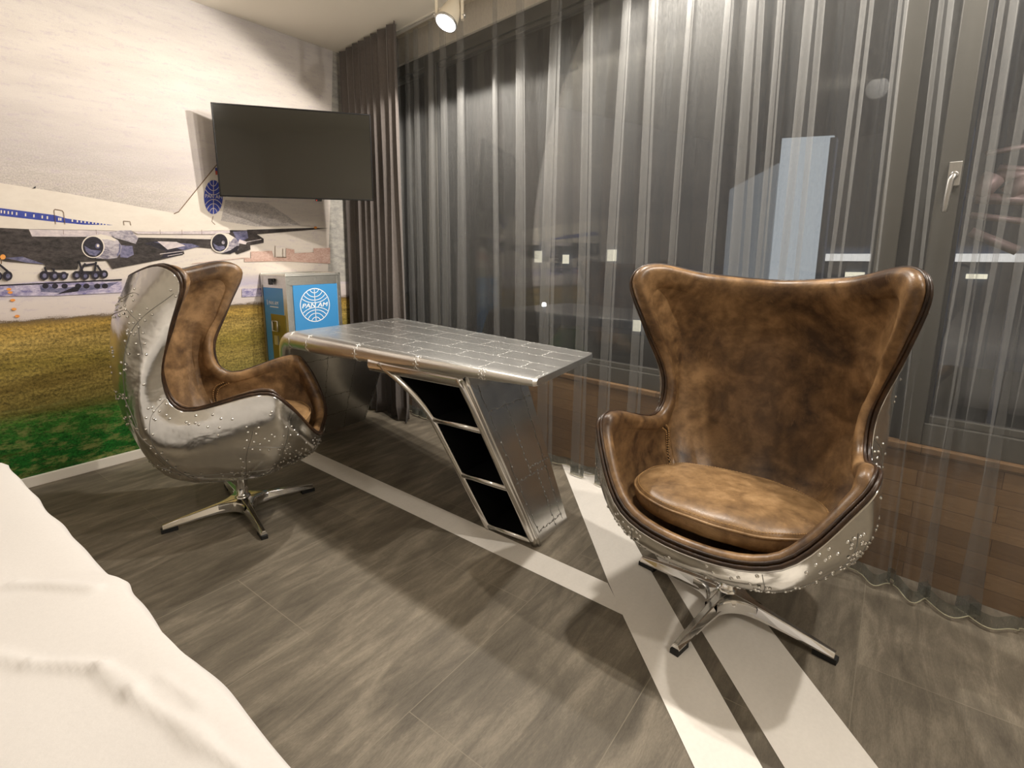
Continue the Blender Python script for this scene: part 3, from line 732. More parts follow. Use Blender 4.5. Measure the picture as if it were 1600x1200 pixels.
def copy_tree(o, parent=None):
    c = o.copy(); COL.objects.link(c)
    if parent is not None: c.parent = parent
    for ch in [x for x in COL.objects if x.parent == o]: copy_tree(ch, c)
    return c
CH_R = make_chair('egg_chair', 'brown leather egg chair facing the viewer in front of the sheer curtain', 177, (1.692, .340, 0), 169)
CH_L = copy_tree(CH_R)
CH_L['label'] = 'brown leather egg chair turned side-on at the desk, in front of the mural'
CH_L.location = (1.044, 2.256, 0); CH_L.rotation_euler = (0, 0, math.radians(-39.6))
k = 0
for ch in [x for x in COL.objects if x.parent == CH_L and x.name.startswith('leg')]:
    ch.matrix_basis = Matrix.Rotation(math.radians(167 + 90 * k + 39.6), 4, 'Z'); k += 1

# ------------------------------------------------------------------ desk
DK = thing('aviator_desk', 'riveted aluminium wing-shaped desk with slanted open shelf leg', 'desk', (1.75, 1.9, 0))
ML = Matrix.Translation((-1.75, -1.9, 0))
def dbuild(mb, name, mats, parent=None, **k):
    if parent is None: return mb.build(name, mats, DK, ML, **k)
    return mb.build(name, mats, parent, **k)
TZ = .752
# top path: (front point, back point, thickness) along the length and down the far leg
secs = []
def fb(t): return (1.372 + .075 * t, .905 + 1.585 * t), (1.913 + .325 * t, .970 + 1.54 * t)
for k in range(15):
    t = k / 14 * 1.0; (fx, fy), (bx, by) = fb(t)
    secs.append((Vector((fx, fy, TZ)), Vector((bx, by, TZ)), .026 + .062 * min(1, t * 1.25) ** .9, Vector((0, 0, 1))))
R0 = .14
(fx, fy), (bx, by) = fb(1.0)
sl = math.radians(63)   # slope of the far leg below horizontal
for k in range(1, 9):
    a = sl * k / 8
    d = Vector((0, R0 * math.sin(a), -R0 * (1 - math.cos(a)))); N = Vector((0, math.sin(a), math.cos(a)))
    secs.append((Vector((fx + .012 * k / 8, fy, TZ)) + d, Vector((bx, by, TZ)) + d, .088, N))
f0, b0_, th, N = secs[-1]
for k in range(1, 9):
    t = k / 8
    F = f0.lerp(Vector((1.70, f0.y + f0.z / math.tan(sl), 0)), t); B = b0_.lerp(Vector((2.24, b0_.y + b0_.z / math.tan(sl), 0)), t)
    F.x = f0.x + (1.70 - f0.x) * t ** 1.15
    secs.append((F, B, .088, N))
def topsec(F, B, th, N, drop=0):
    xd = (B - F).normalized(); r = th / 2; n = 9; row = []
    for k in range(n):                      # bullnose at the front, from top to bottom
        a = math.pi / 2 + math.pi * k / (n - 1)
        row.append(F + xd * (r * .9 + r * .9 * math.cos(a)) + N * (-r + r * math.sin(a)))
    row.append(B - xd * .012 - N * th); row.append(B - xd * .002 - N * (th * .8)); row.append(B - N * th * .3); row.append(B - xd * .006)
    for k in range(1, 12): row.append((B - xd * .006).lerp(row[0], k / 12))
    return row
m = MB(); rows = [topsec(*s) for s in secs]
m.grid(rows, 0, True)
e = rows[0]; c = sum(e, Vector()) / len(e)
cap = [p.lerp(c, .06) + Vector((0, -.010, 0)) for p in e]
m.grid([cap, e], 0, True)
m.add([c + Vector((0, -.011, 0))] + cap, [(0, (k + 1) % len(cap) + 1, k + 1) for k in range(len(cap))], 0, True)
e = rows[-1]; m.add(e, [tuple(range(len(e)))], 0)
# patchwork seams on the top and the leading edge
def tp(t, w, up=.0005):   # point on the table top: t along, w across (0 front .. 1 back)
    x = t * (len(secs) - 1); i = min(int(x), len(secs) - 2); q = x - i
    F = secs[i][0].lerp(secs[i + 1][0], q); B = secs[i][1].lerp(secs[i + 1][1], q); N = secs[i][3].lerp(secs[i + 1][3], q).normalized(); th = secs[i][2]
    F2 = F + (B - F).normalized() * th * .45
    return F2.lerp(B, w) + N * up, N
TT = 14 / (len(secs) - 1)
rnd = random.Random(5)
def stitch(P, mi=1, step=.03, w=.0042, rv=.0019):
    """raised overlap seam of small zig-zag tabs and rivets"""
    L = 0; pts = [P[0]]
    m2 = []
    for (p, n), (q, n2) in zip(P[:-1], P[1:]):
        d = (q - p); Ld = d.length; k = max(1, int(Ld / step))
        for j in range(k):
            a = p + d * (j / k); b = p + d * ((j + 1) / k); s = n.cross(d).normalized()
            o = s * (.0034 if (len(m2) % 2) else -.0034); m2.append(1)
            m.add([a + s * .0011 + o, b + s * .0011 - o, b - s * .0011 - o, a - s * .0011 + o], [(0, 1, 2, 3)], mi)
            m.bump(a.lerp(b, .5) + s * rnd.uniform(-.004, .004), n, rv, mi, .5)
lines = [.02, .2, .38, .60, .8, .985]
for w in lines: stitch([tp(TT * k / 20, w) for k in range(21)])
xs = [[.0, .16, .42, .63, .86], [.08, .30, .52, .74, .95], [.2, .4, .66, .88], [.1, .33, .56, .8], [.22, .47, .7, .92]]
for r, cs in enumerate(xs):
    for cx in cs: stitch([tp(TT * cx, lines[r] + (lines[r + 1] - lines[r]) * k / 4) for k in range(5)])
def bn(t, a, up=.0006):
    x = t * (len(secs) - 1); i = min(int(x), len(secs) - 2); q = x - i
    F = secs[i][0].lerp(secs[i + 1][0], q); B = secs[i][1].lerp(secs[i + 1][1], q); N = secs[i][3].lerp(secs[i + 1][3], q).normalized(); th = secs[i][2] + (secs[i + 1][2] - secs[i][2]) * q
    xd = (B - F).normalized(); r = th / 2
    n = xd * math.cos(a) + N * math.sin(a)
    return F + xd * (r * .9 + (r * .9 + up) * math.cos(a)) + N * (-r + (r + up) * math.sin(a)), n
for t in (.14, .36, .62, .88, .985):
    m.tube([bn(TT * t + .002 * math.sin(k * 2.3), math.pi / 2 + math.pi * k / 10)[0] for k in range(11)], .0016, 5, 1, False, False)
    for k in range(1, 10, 2):
        p, n = bn(TT * t + .004, math.pi / 2 + math.pi * k / 10); m.bump(p, n, .003, 1)
        p, n = bn(TT * t - .004, math.pi / 2 + math.pi * k / 10); m.bump(p, n, .003, 1)
# inner face of the far leg
def innerpt(t, w, up=.0006):
    i0 = 22; x = i0 + t * (len(secs) - 1 - i0); i = min(int(x), len(secs) - 2); q = x - i
    F = secs[i][0].lerp(secs[i + 1][0], q); B = secs[i][1].lerp(secs[i + 1][1], q); N = secs[-1][3]
    return F.lerp(B, .1 + .88 * w) - N * (.088 + up), -N
for w in (.3, .62, .97): stitch([innerpt(.02 + .96 * k / 16, w) for k in range(17)], 2, .03, rv=.0034)
for t, w0, w1 in ((.12, 0, 1), (.52, 0, .62), (.74, .3, .97)): stitch([innerpt(t, w0 + (w1 - w0) * k / 8) for k in range(9)], 2, .03, rv=.0034)
dbuild(m, 'tabletop', [ALU_TOP, ALU_BRIGHT, SEAM_DARK], label='riveted aluminium patchwork top curving down into the far leg')

# shelf leg: a = 0 (right) .. 1 (left), b = 0 front .. 1 back, c = 0 floor .. 1 top
ZT = .70
FRb, FLb, BRb, BLb = Vector((1.612, 1.032, 0)), Vector((1.600, 1.278, 0)), Vector((1.871, 1.039, 0)), Vector((1.862, 1.285, 0))
def PD(a, b, c):
    z = c * ZT
    FR = FRb + Vector((-.265 * z, .335 * z, z)); BR = BRb + Vector((-.06 * z, .33 * z, z))
    fl = max(0, (z - .46) / .24) ** 2 * .20
    FLp = FLb + Vector((-.265 * z, .41 * z + fl, z)); BLp = BLb + Vector((-.06 * z, .41 * z + fl, z))
    return FR.lerp(FLp, a).lerp(BR.lerp(BLp, a), b)
def panel(a0, a1, b0, b1, c0, c1, n=12):
    """thin slab between parameter limits, lofted along c"""
    rows = []
    for k in range(n + 1):
        c = c0 + (c1 - c0) * k / n
        rows.append([PD(a0, b0, c), PD(a1, b0, c), PD(a1, b1, c), PD(a0, b1, c)])
    mm = MB(); mm.grid(rows, 0, True, False)
    b = len(mm.v) - 4; mm.f += [[3, 2, 1, 0], [b, b + 1, b + 2, b + 3]]; mm.m += [0, 0]; mm.sm += [False, False]
    return mm
leg = panel(0, .055, .02, 1, 0, 1)
nr = (PD(0, 0, .5) - PD(1, 0, .5)).cross(Vector((0, 0, 1))); nrm = (PD(0, 1, .4) - PD(0, 0, .4)).cross(PD(0, 0, 1) - PD(0, 0, 0)).normalized()
if nrm.y > 0: nrm = -nrm
m = leg
def sp(b, c): return PD(0, b, c) + nrm * .0006, nrm
for b, c0, c1 in ((.18, .05, .93), (.86, .03, .9), (.5, .36, .8), (.64, .02, .36)): stitch([sp(b + .002 * math.sin(k), c0 + (c1 - c0) * k / 12) for k in range(13)], 2, .03, rv=.0042)
for c, b0, b1 in ((.78, .18, 1), (.36, .12, .9), (.40, .5, .98), (.06, .2, .9)): stitch([sp(b0 + (b1 - b0) * k / 8, c) for k in range(9)], 2, .03, rv=.0042)
sleg = dbuild(m, 'shelf_leg', [ALU_DESK, ALU_BRIGHT, SEAM_DARK], label='slanted riveted side panel of the open shelf leg')
def sub(mb, name, mats, **k): return mb.build(name, mats, sleg, **k)
sub(panel(.93, 1, .02, 1, 0, 1), 'side_panel', ALU_DESK); sub(panel(.055, .93, .955, 1, 0, 1), 'back_panel', ALU_DESK)
sub(panel(.055, .93, .05, .955, 0, .035, 2), 'bottom_panel', BLACKBOX)
m = panel(.056, .085, .03, .954, .03, .985); q = panel(.905, .929, .03, .954, .03, .985); m.add(q.v, q.f, 0); q = panel(.06, .925, .94, .954, .03, .985); m.add(q.v, q.f, 0); q = panel(.06, .925, .03, .954, .93, .985); m.add(q.v, q.f, 0)
sub(m, 'lining', BLACKBOX, label='black shelf lining')
for c in (.345, .685):
    s = sub(panel(.085, .905, .05, .945, c - .012, c + .012, 2), 'shelf', BLACKBOX, label='black shelf with bright metal front rail')
for c, ln in ((.345, 0), (.685, 0), (.022, 0)):
    m = MB(); m.tube([PD(.05, .02, c), PD(.95, .02, c)], .0125, 12); sub(m, 'front_rail', BRUSHED)
m = MB(); m.tube([PD(.035, .02, k / 20 * .99) for k in range(21)], .0165, 12); m.tube([PD(-.01, .05, k / 20 * .99) for k in range(21)], .011, 10); sub(m, 'edge_tube', BRUSHED)
m = MB(); m.tube([PD(.965, .02, k / 30 * .985) for k in range(31)], .015, 12); sub(m, 'edge_tube', BRUSHED)
m = MB(); rows = []
for k in range(13):
    a = -.02 + 1.12 * k / 12; p = PD(a, .0, .985); z = .004 * math.sin(k * .5)
    rows.append([p + Vector((.10, 0, .012)), p + Vector((.0, 0, .012)), p + Vector((-.004, 0, -.012)), p + Vector((.004, 0, -.036)), p + Vector((.018, 0, -.042)), p + Vector((.10, 0, -.042))])
m.grid(rows, 0, False, True); sub(m, 'top_fillet', BRUSHED)

# ------------------------------------------------------------------ trolley
TX0, TX1, TY0, TY1, TZZ = 1.785, 2.19, 3.03, 3.3345, 1.022
TR = thing('galley_trolley', 'aluminium airline galley trolley with blue panels in the corner by the mural', 'trolley', ((TX0 + TX1) / 2, (TY0 + TY1) / 2, 0))
MT = Matrix.Translation((-(TX0 + TX1) / 2, -(TY0 + TY1) / 2, 0))
ALT = m_alu('trolley_aluminium', (.70, .69, .64, 1), .36, .1, 14, .3)
TB = plain('trolley_blue', lin(66, 142, 200), .35); TW = plain('trolley_white_print', lin(244, 246, 248), .4)
tb = lambda mb, name, mat, par=None, **k: mb.build(name, mat, TR, MT, **k) if par is None else mb.build(name, mat, par, **k)
m = MB(); m.box(((TX0 + TX1) / 2, (TY0 + TY1) / 2, (TZZ + .07) / 2), (TX1 - TX0 - .016, TY1 - TY0 - .016, TZZ - .07 - .02))
for x in (TX0 + .014, TX1 - .014):
    for y in (TY0 + .014, TY1 - .014): m.box((x, y, (TZZ + .06) / 2), (.028, .028, TZZ - .06))
for z, h in ((TZZ - .032, .064), (.09, .05)):
    m.box(((TX0 + TX1) / 2, TY0 + .006, z), (TX1 - TX0 - .03, .010, h)); m.box(((TX0 + TX1) / 2, TY1 - .006, z), (TX1 - TX0 - .03, .010, h))
    m.box((TX1 - .006, (TY0 + TY1) / 2, z), (.010, TY1 - TY0 - .03, h)); m.box((TX0 + .007, (TY0 + TY1) / 2, z), (.010, TY1 - TY0 - .03, h))
rn = random.Random(2)
for k in range(26):
    m.bump((TX0 + .014, TY0 - .0002, .12 + k * .034), (0, -1, 0), .003); m.bump((TX1 - .014, TY0 - .0002, .12 + k * .034), (0, -1, 0), .003)
body = tb(m, 'body', ALT, bevel=.003)
m = MB(); m.box(((TX0 + TX1) / 2, (TY0 + TY1) / 2, TZZ - .004), (TX1 - TX0 + .004, TY1 - TY0 + .004, .010))
m.box(((TX0 + TX1) / 2, TY0 + .006, TZZ + .004), (TX1 - TX0, .012, .012)); m.box(((TX0 + TX1) / 2, TY1 - .006, TZZ + .004), (TX1 - TX0, .012, .012)); m.box((TX1 - .006, (TY0 + TY1) / 2, TZZ + .004), (.012, TY1 - TY0, .012))
tb(m, 'top_rim', ALT, bevel=.003)
# big side: blue panel with white globe emblem
PX0, PX1, PZ1 = 1.833, 2.163, .958
m = MB(); m.box(((PX0 + PX1) / 2, TY0 + .004, (PZ1 + .13) / 2), (PX1 - PX0, .004, PZ1 - .13)); sidep = tb(m, 'side_panel', TB, label='blue side panel with a white globe emblem')
m = MB(); gx, gz, gr = 1.985, .823, .1085; yy = TY0 + .0010
def ringline(pts, w, closed=False):
    n = len(pts); rows = []
    for i, (x, z) in enumerate(pts):
        a = pts[(i - 1) % n] if (closed or i) else pts[i]; b = pts[(i + 1) % n] if (closed or i < n - 1) else pts[i]
        d = Vector((b[0] - a[0], b[1] - a[1])).normalized() * w / 2
        rows.append([Vector((x - d.y, yy, z + d.x)), Vector((x + d.y, yy, z - d.x))])
    if closed: rows.append(rows[0])
    m.grid(rows, 0, False, False)
ringline([(gx + gr * math.cos(q), gz + gr * math.sin(q)) for q in [2 * math.pi * k / 64 for k in range(64)]], .0055, True)
ringline([(gx, gz + gr), (gx, gz + .020)], .0045); ringline([(gx, gz - .020), (gx, gz - gr)], .0045)
for sg in (1, -1):
    for rw, rh in ((.30, .26), (.58, .50), (.86, .70), (1.15, .86)):
        pts = []
        for k in range(61):
            q = math.pi * k / 60; ux = rw * math.cos(q); uz = sg * (1 - rh * math.sin(q))
            if ux * ux + uz * uz < .97: pts.append((gx + ux * gr, gz + uz * gr))
        if len(pts) > 2: ringline(pts, .0045)
vs, fs = text_mesh('PAN AM', 1.0, .22); x0 = min(p.x for p in vs); x1 = max(p.x for p in vs); y0 = min(p.y for p in vs); y1 = max(p.y for p in vs)
def place_text(vs, w, h, f, mi=0, wavy=0.0):
    m.add([f(((p.x - x0) / (x1 - x0) - .5) * w, ((p.y - y0) / (y1 - y0) - .5) * h) for p in vs], fs, mi)
for dx, dy in ((-.001, .0003), (.001, .0006)): place_text(vs, .192, .028, lambda a, b: Vector((gx + a + dx, yy - dy, gz + b)))
m.build('emblem', TW, sidep, label='white globe emblem with lettering')
# door on the narrow side
m = MB(); m.box((TX0 + .003, (TY0 + TY1) / 2 + .004, .53), (.006, .262, .86)); door = tb(m, 'door', ALT, bevel=.002)
m = MB(); m.box((TX0 + .0005, (TY0 + TY1) / 2 + .006, .525), (.003, .232, .83)); m.build('door_panel', TB, door, label='blue door panel')
m = MB(); xx = TX0 - .0018
yc = 3.19
for dx, dy in ((0, 0), (.001, .0003)): place_text(vs, .118, .024, lambda a, b: Vector((xx - dy, yc - a - dx, .842 + b)))
m.add([(xx, yc + .072, .826), (xx, yc + .078, .826), (xx, yc + .078, .86), (xx, yc + .072, .86)], [(0, 1, 2, 3)])
for k in range(13):
    a = yc + .045 - k * .008; m.add([(xx, a, .813), (xx, a - .0055, .813), (xx, a - .0055, .821), (xx, a, .821)], [(0, 1, 2, 3)])
m.build('door_print', TW, door, label='white lettering')
m = MB(); m.box((TX0 - .002, 3.145, .60), (.004, .17, .34)); lp = m.build('latch_plate', plain('worn_brass_olive', lin(150, 140, 74), .4, .8), door, label='worn yellowish latch plate', bevel=.001)
m = MB(); m.tube([(TX0 - .010, 3.205, .725), (TX0 - .012, 3.205, .66), (TX0 - .012, 3.145, .66), (TX0 - .010, 3.145, .725), (TX0 - .010, 3.205, .725)], .005, 8); m.box((TX0 - .006, 3.175, .60), (.010, .04, .06)); m.build('handle', STEEL, lp)
m = MB(); m.box((TX0 - .006, 3.185, .990), (.012, .064, .018)); m.box((TX0 - .014, 3.185, .976), (.012, .034, .03)); m.tube([(TX0 - .012, 3.21, .982), (TX0 - .018, 3.185, .962), (TX0 - .012, 3.16, .982)], .004, 6); tb(m, 'latch', BLACK)
for x in (TX0 + .05, TX1 - .05):
    for y in (TY0 + .05, TY1 - .05):
        m = MB(); m.lathe([(0, -.014), (.03, -.014), (.034, -.008), (.034, .008), (.03, .014), (0, .014)], (x, y, .034), Matrix.Rotation(math.pi / 2, 3, 'X'), 20); m.box((x, y, .058), (.03, .036, .02)); tb(m, 'caster', BLACK)

# ------------------------------------------------------------------ television
TVC = Vector((1.868, 2.948, 1.7435)); psi, th = -.611, -.0506
TVR = bpy.data.objects.new('television', None); COL.objects.link(TVR)
u = Vector((math.cos(psi), math.sin(psi), 0)); nn = Vector((math.sin(psi), -math.cos(psi), 0)); vv = Vector((0, 0, math.cos(th))) - nn * math.sin(th)
fn = u.cross(vv).normalized()
if fn.dot(nn) < 0: fn = -fn
MTV = Matrix(((u.x, vv.x, fn.x, TVC.x), (u.y, vv.y, fn.y, TVC.y), (u.z, vv.z, fn.z, TVC.z), (0, 0, 0, 1)))
TVR.matrix_basis = MTV; tag(TVR, 'black flat-screen television on a swivel arm in front of the mural', 'television')
TVB = plain('tv_black_gloss', lin(14, 14, 15), .22); 
t = NT('tv_screen_glass'); t.p(Base_Color=lin(18, 18, 15), Roughness=.06, Specular_IOR_Level=1.0, Coat_Weight=.9, Coat_Roughness=.12); SCR = t.m
w, h = .885, .513
m = MB(); m.box((0, 0, -.010), (w, h, .018)); m.box((0, 0, -.026), (w * .86, h * .84, .018)); m.box((0, -.04, -.042), (w * .5, h * .5, .02)); m.build('casing', TVB, TVR, bevel=.003)
m = MB()
for a in (-1, 1):
    m.box((a * (w / 2 - .004), 0, .001), (.008, h, .005)); m.box((0, a * (h / 2 - .004), .001), (w, .008, .005))
m.build('bezel', TVB, TVR, bevel=.0012)
m = MB(); m.box((0, 0, .0), (w - .016, h - .016, .0014)); m.build('screen', SCR, TVR)
m = MB(); m.hexa([(.092, -h / 2 - .012, -.008), (.126, -h / 2 - .012, -.008), (.126, -h / 2 - .012, .003), (.092, -h / 2 - .012, .003), (.088, -h / 2, -.008), (.130, -h / 2, -.008), (.130, -h / 2, .003), (.088, -h / 2, .003)]); so = m.build('sensor', TVB, TVR, bevel=.001)
m = MB(); m.box((.098, -h / 2 - .006, .0035), (.003, .003, .001)); m.build('standby_light', emis('standby_red', (1, .06, .03, 1), 3), so)
m = MB(); inv = MTV.inverted(); wallp = Vector((2.02, YM - .02, 1.72))
m.box((0, 0, -.056), (.22, .22, .010)); a = Vector((0, 0, -.06)); b = inv @ wallp; k2 = inv @ Vector((2.12, 3.20, 1.72))
m.tube([a, a + Vector((0, 0, -.04)), k2, b], .018, 10); m.build('bracket', STEEL, TVR)
m = MB(); cs = [inv @ (wallp + Vector((dx, dy, dz))) for dz in (-.11, .11) for dy, dx in ((-.008, -.06), (-.008, .06), (.016, .06), (.016, -.06))]
m.hexa(cs); m.build('wall_plate', STEEL, TVR)

# ------------------------------------------------------------------ track lamp
LR = thing('track_spotlight', 'glowing round spotlight on a yoke hanging from the ceiling by the curtain', 'lamp', LAMP)
rot = (-LDIR).to_track_quat('Z', 'Y').to_matrix()      # local -z points along the beam
LM = plain('lamp_white_metal', lin(226, 216, 196), .35)
m = MB(); m.lathe([(.0, .13), (.022, .13), (.03, .115), (.044, .07), (.052, .02), (.054, .0), (.057, .0), (.057, .006), (.055, .02), (.047, .072), (.033, .12), (.024, .135), (0, .135)], (0, 0, 0), rot, 32); can = m.build('can', LM, LR)
m = MB(); m.lathe([(.052, -.004), (.058, -.004), (.058, .006), (.052, .006), (.052, -.004)], (0, 0, 0), rot, 32); m.build('ring', STEEL, can)
m = MB(); m.lathe([(0, .010), (.03, .0085), (.0515, .005)], (0, 0, 0), rot, 32); m.build('lens', emis('lamp_lens_lit', (1, .97, .95, 1), 18), LR)
side = (rot @ Vector((1, 0, 0))); side = Vector((.62, -.78, 0)).normalized()
ztop = CZ - LAMP.z - .02
for sg in (-1, 1):
    m = MB(); p0 = side * sg * .064 + (rot @ Vector((0, 0, .045))); M = Matrix.Rotation(math.atan2(side.y, side.x), 4, 'Z')
    q = [Vector((-.007, -.010, 0)), Vector((.007, -.010, 0)), Vector((.007, .010, 0)), Vector((-.007, .010, 0))]
    q = [M @ p for p in q]; top = side * sg * .064 + Vector((rot @ Vector((0, 0, .045))).to_tuple()); top.z = ztop
    m.hexa([p0 + p - Vector((0, 0, .02)) for p in q] + [top + p for p in q]); m.build('yoke_arm', LM, LR)
    m = MB(); m.lathe([(0, -.008), (.011, -.008), (.011, .008), (0, .008)], p0 + side * sg * .008, Matrix.Rotation(math.atan2(side.y, side.x), 3, 'Z') @ Matrix.Rotation(math.pi / 2, 3, 'Y'), 14); m.build('knob', STEEL, LR)
bc = rot @ Vector((0, 0, .045))
m = MB(); m.box((0, 0, 0), (.15, .03, .008), 0, Matrix.Translation((bc.x, bc.y, ztop)) @ Matrix.Rotation(math.atan2(side.y, side.x), 4, 'Z')); m.build('yoke_bar', LM, LR)
m = MB(); m.box((0, 0, 0), (.05, .20, .03), 0, Matrix.Translation((bc.x, bc.y, CZ - LAMP.z - .016)) @ Matrix.Rotation(-.126, 4, 'Z')); m.build('track_adapter', LM, LR, bevel=.003)
m = MB(); m.tube([Vector((bc.x, bc.y, ztop)), Vector((bc.x + .02, bc.y - .03, ztop - .05)), Vector((bc.x + .05, bc.y - .01, ztop - .10)), Vector((bc.x + .04, bc.y + .02, ztop - .15)), rot @ Vector((0, 0, .13))], .003, 8); m.build('cable', plain('cable_beige', lin(190, 170, 140), .5), LR)

# ------------------------------------------------------------------ curtains
def ptline(y, off, z): return Vector((xc(y) + .012 - off, y, z))
FOLDS = [-2.15, -1.98, -1.79, -1.63, -1.44, -1.27, -1.1, -.95, -.78, -.62, -.46, -.335, -.222, -.139, -.02, .081, .189, .328, .435, .52, .619, .767, .916, 1.052, 1.252, 1.435, 1.662, 1.848, 2.123, 2.29, 2.415, 2.56, 2.659, 2.78, 2.89]
rnd = random.Random(11)
fo = []
for y in FOLDS: fo.append((y, rnd.choice([rnd.uniform(.014, .022), rnd.uniform(.024, .036), rnd.uniform(.028, .040)]) * (1 if y < 2.3 else .85), rnd.uniform(.040, .058) * (1 if y < 2.4 else .75), rnd.uniform(-.05, .05), rnd.uniform(0, 6.28)))
pf = ((-1.15, 0), (-.5, .06), (-.14, .22), (-.22, .42), (-.62, .60), (-1.0, .78), (-.9, .96), (0, 1), (.9, .96), (1.0, .78), (.62, .60), (.22, .42), (.14, .22), (.5, .06), (1.15, 0))
def sheer_row(z):
    f = 1 - z / 2.55; pts = []
    for i, (y, wv, dp, lean, ph) in enumerate(fo):
        yy = y + lean * f * .55 + .008 * math.sin(ph + z * 1.7)
        wd = wv * (.75 + .65 * f); d = dp * (.75 + .5 * f)
        for a, b in pf:
            if y < .55:
                g = f * f * min(1, (.55 - y) / .3); a2 = -1.6 + 3.2 * pf.index((a, b)) / (len(pf) - 1); b2 = .5 + .5 * math.cos(math.pi * a2 / 1.6)
                a = a + (a2 - a) * g; b = b + (b2 - b) * g
            pts.append((yy + a * wd, b * d))
        if i + 1 < len(fo):
            y2 = fo[i + 1][0] + fo[i + 1][3] * f * .55; g0 = yy + wd * 1.2; g1 = y2 - fo[i + 1][1] * (.75 + .65 * f) * 1.2
            for k in (1, 2, 3, 4): 
                s = k / 5; pts.append((g0 + (g1 - g0) * s, -(.016 + .012 * math.sin(ph)) * math.sin(math.pi * s) * (.4 + f)))
    return pts
zs = [.055 + (2.545 - .055) * (k / 24) for k in range(25)]
m = MB(); m.grid([[ptline(y, o, z) for y, o in sheer_row(z)] for z in zs], 0, False, True)
sh = m.build('sheer_curtain', SHEER); tag(sh, 'long grey semi-sheer curtain hanging in pleats before the windows', 'curtain')
m = MB(); m.grid([[ptline(y, o, z) for y, o in sheer_row(z)] for z in (.012, .034, .055)], 0, False, True)
hem = m.build('hem', SHEER_HEM, sh)
m = MB(); m.tube([ptline(y, o, .012) for y, o in sheer_row(.012)], .0022, 5); m.build('hem_cord', plain('hem_cord', lin(170, 165, 140), .7), hem)
m = MB(); rows = []
rnd = random.Random(4); ph = [rnd.uniform(-.5, .5) for _ in range(40)]
for k in range(25):
    z = .012 + (CZ - .012 - .012) * k / 24; f = 1 - z / CZ; row = []
    NN = 200
    for i in range(NN + 1):
        s = i / NN; y = 2.60 + .70 * s - .03 * f * (1 - s); a = s * 8.5 * 2 * math.pi + .8 * math.sin(s * 9 + 1.2) + .25 * math.sin(z * 2 + s * 20)
        amp = (.026 + .022 * f) * (.8 + .4 * noise.noise((s * 6, z * .8, 2)))
        off = .145 + amp * math.sin(a) + .02 * f * math.sin(s * 13)
        if z < .25: off += .012 * math.sin(a * .5 + z * 40) * (1 - z / .25)
        row.append(ptline(y + .012 * math.sin(2 * a), off, z))
    rows.append(row)
m.grid(rows, 0, False, True); dr = m.build('blackout_curtain', DRAPE); so = dr.modifiers.new('thickness', 'SOLIDIFY'); so.thickness = .004
tag(dr, 'dark taupe opaque curtain gathered in the corner behind the television', 'curtain')

# ------------------------------------------------------------------ outside, at night
NIGHT = plain('asphalt_night', lin(46, 48, 50), .8); FAC = plain('facade_dark', lin(78, 92, 118), .7); PINK = plain('steel_rose_grey', lin(176, 150, 146), .5, .3)
m = MB(); m.box((16, 2, -1.3), (26, 44, .1)); m.build('ground_outside', NIGHT, kind='structure')
def at(px, py, x): return on_plane(px, py, (1, 0, 0), x)
FX = 15.0
fac = thing('building', 'dark building with lit windows across the street outside', 'building', (FX, 6, -1.25))
m = MB(); m.box((FX + 1.5, 6, 6.75), (3, 60, 16)); m.build('wall', FAC, fac, Matrix.Translation((-FX, -6, 1.25)))
def quad(name, px0, py0, px1, py1, x, mat, par, depth=.08):
    a = at(px0, py0, x); b = at(px1, py1, x); mm = MB(); mm.box(((x), (a.y + b.y) / 2, (a.z + b.z) / 2), (depth, abs(a.y - b.y), abs(a.z - b.z)))
    return mm.build(name, mat, par, par.matrix_basis.inverted())
LIT = emis('lit_window_warm', (1, .9, .7, 1), 1.2); LITB = emis('lit_panel_cool', (.86, .92, 1, 1), .5); LITW = emis('lit_edge_white', (1, .95, .92, 1), .9)
for r in ((738, 468, 748, 480), (836, 392, 846, 410), (880, 398, 888, 412), (950, 390, 962, 408), (990, 500, 1000, 518), (772, 400, 778, 408), (1320, 425, 1350, 436), (1510, 428, 1542, 436), (1350, 446, 1372, 452)):
    quad('window', *r, FX - .06, LIT, fac)
for i, (px, py) in enumerate(((850, 476), (743, 430), (1436, 213))):
    p = at(px, py, 12.5 if i < 2 else 10.5)
    o = thing('street_lamp', ['slim street lamp shining beyond the window above the desk end', 'small street lamp glowing beyond the window behind the desk', 'tall lamp glinting high outside the right window'][i], 'street lamp', (p.x, p.y, -1.25), 0)
    m = MB(); m.tube([(0, 0, 0), (0, 0, p.z + 1.25)], .05, 8); m.build('pole', FAC, o)
    m = MB(); m.lathe([(0, -.07), (.06, -.04), (.07, 0), (.05, .05), (0, .07)], (0, 0, p.z + 1.25), None, 14); m.build('lamp_head', emis('street_lamp_glow', (1, .97, .92, 1), 14), o)
pw = thing('lit_wall_panel', 'tall cool white lit panel glowing outside behind the curtain', 'panel', (6, 1, -1.25))
a = at(1222, 216, 6.0); b = at(1278, 440, 6.0); c2 = at(1140, 296, 6.0)
def lit(pts, name, mat):
    n = len(pts); m = MB()
    m.add([(0, y - 1, z + 1.25) for y, z in pts] + [(.12, y - 1, z + 1.25) for y, z in pts], [tuple(range(n)), tuple(range(2 * n - 1, n - 1, -1))] + [(i, (i + 1) % n, (i + 1) % n + n, i + n) for i in range(n)])
    m.build(name, mat, pw)
lit([(a.y, a.z), (b.y, a.z - .03), (b.y, -1.25), (a.y, -1.25)], 'panel', LITB)
lit([(c2.y, c2.z), (a.y + .01, c2.z + .22), (a.y + .01, -1.25), (c2.y, -1.25)], 'panel', emis('lit_panel_dim', (.80, .88, 1, 1), .16))
m = MB(); m.box((.06, b.y - 1, a.z / 2 + .6), (.16, .05, a.z + 1.2)); m.build('post', FAC, pw)
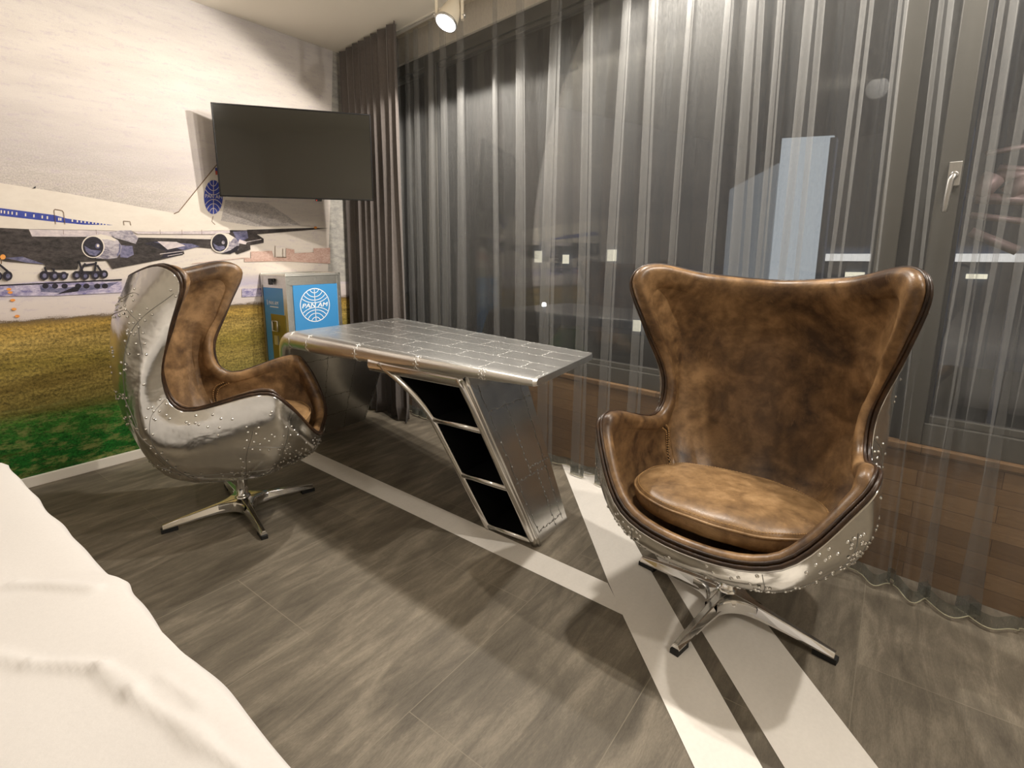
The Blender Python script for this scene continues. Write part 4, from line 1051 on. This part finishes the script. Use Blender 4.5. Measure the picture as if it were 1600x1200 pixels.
cp = thing('canopy', 'long flat roof edge lit white outside the right window', 'canopy', (9, -1, -1.25))
a = at(1288, 398, 9.0); b = at(1640, 408, 9.0); zc = (a.z + b.z) / 2
m = MB(); m.box((.5, (a.y + b.y) / 2 + 1, zc + 1.25 + .10), (1.2, abs(a.y - b.y), .10)); m.build('roof', FAC, cp)
m = MB(); m.box((-.12, (a.y + b.y) / 2 + 1, zc + 1.25), (.05, abs(a.y - b.y), .10)); m.build('light_strip', LITW, cp)
for yy2 in (a.y - .2, (a.y + b.y) / 2, b.y + .2):
    m = MB(); m.box((.5, yy2 + 1, (zc + 1.25) / 2), (.08, .08, zc + 1.25)); m.build('post', FAC, cp)
sc = thing('steel_sculpture', 'rose grey steel beam sculpture outside the right window', 'sculpture', (7, -1, -1.25))
def beam(p0, p1, r, x0=7.0, x1=7.0):
    mm = MB(); A = at(*p0, x0); B = at(*p1, x1); off = Vector((7, -1, -1.25)); mm.tube([A - off, B - off], r, 4); mm.build('beam', PINK, sc)
for p0, p1, r in (((1395, 250), (1425, 261), .05), ((1380, 324), (1420, 314), .03), ((1384, 365), (1420, 350), .035), ((1524, 310), (1620, 313), .05), ((1526, 306), (1556, 274), .09), ((1556, 276), (1620, 272), .05), ((1575, 304), (1610, 276), .08), ((1516, 362), (1590, 392), .045), ((1516, 336), (1600, 346), .03), ((1560, 262), (1620, 266), .03), ((1540, 240), (1620, 225), .025)):
    beam(p0, p1, r)
for y2 in (-.35, -1.9):
    m = MB(); m.tube([(0, y2 + 1, 0), (0, y2 + 1, 3.6)], .06, 6); m.build('post', FAC, sc)
m = MB()
rl = thing('terrace_railing', 'thin dark metal railing on the terrace outside the windows', 'railing', (4.2, 1.5, -1.25))
for z in (.35, .62, .9, 1.15): m.tube([(0, -5, z), (0, 3.2, z)], .012, 6)
m.build('rail', FAC, rl)
for k in range(9):
    m = MB(); m.box((0, -5 + k * 1.02, .6), (.03, .03, 1.2)); m.build('post', FAC, rl)
lamp = bpy.data.lights.new('sculpture_fill_light', 'POINT'); lamp.energy = 140; lamp.color = (1, .9, .85); lamp.shadow_soft_size = .15  # added point light to brighten the outdoor beams, no lamp seen there
lo = bpy.data.objects.new('sculpture_fill_light', lamp); COL.objects.link(lo); lo.location = (5.5, -2.2, 2.8)
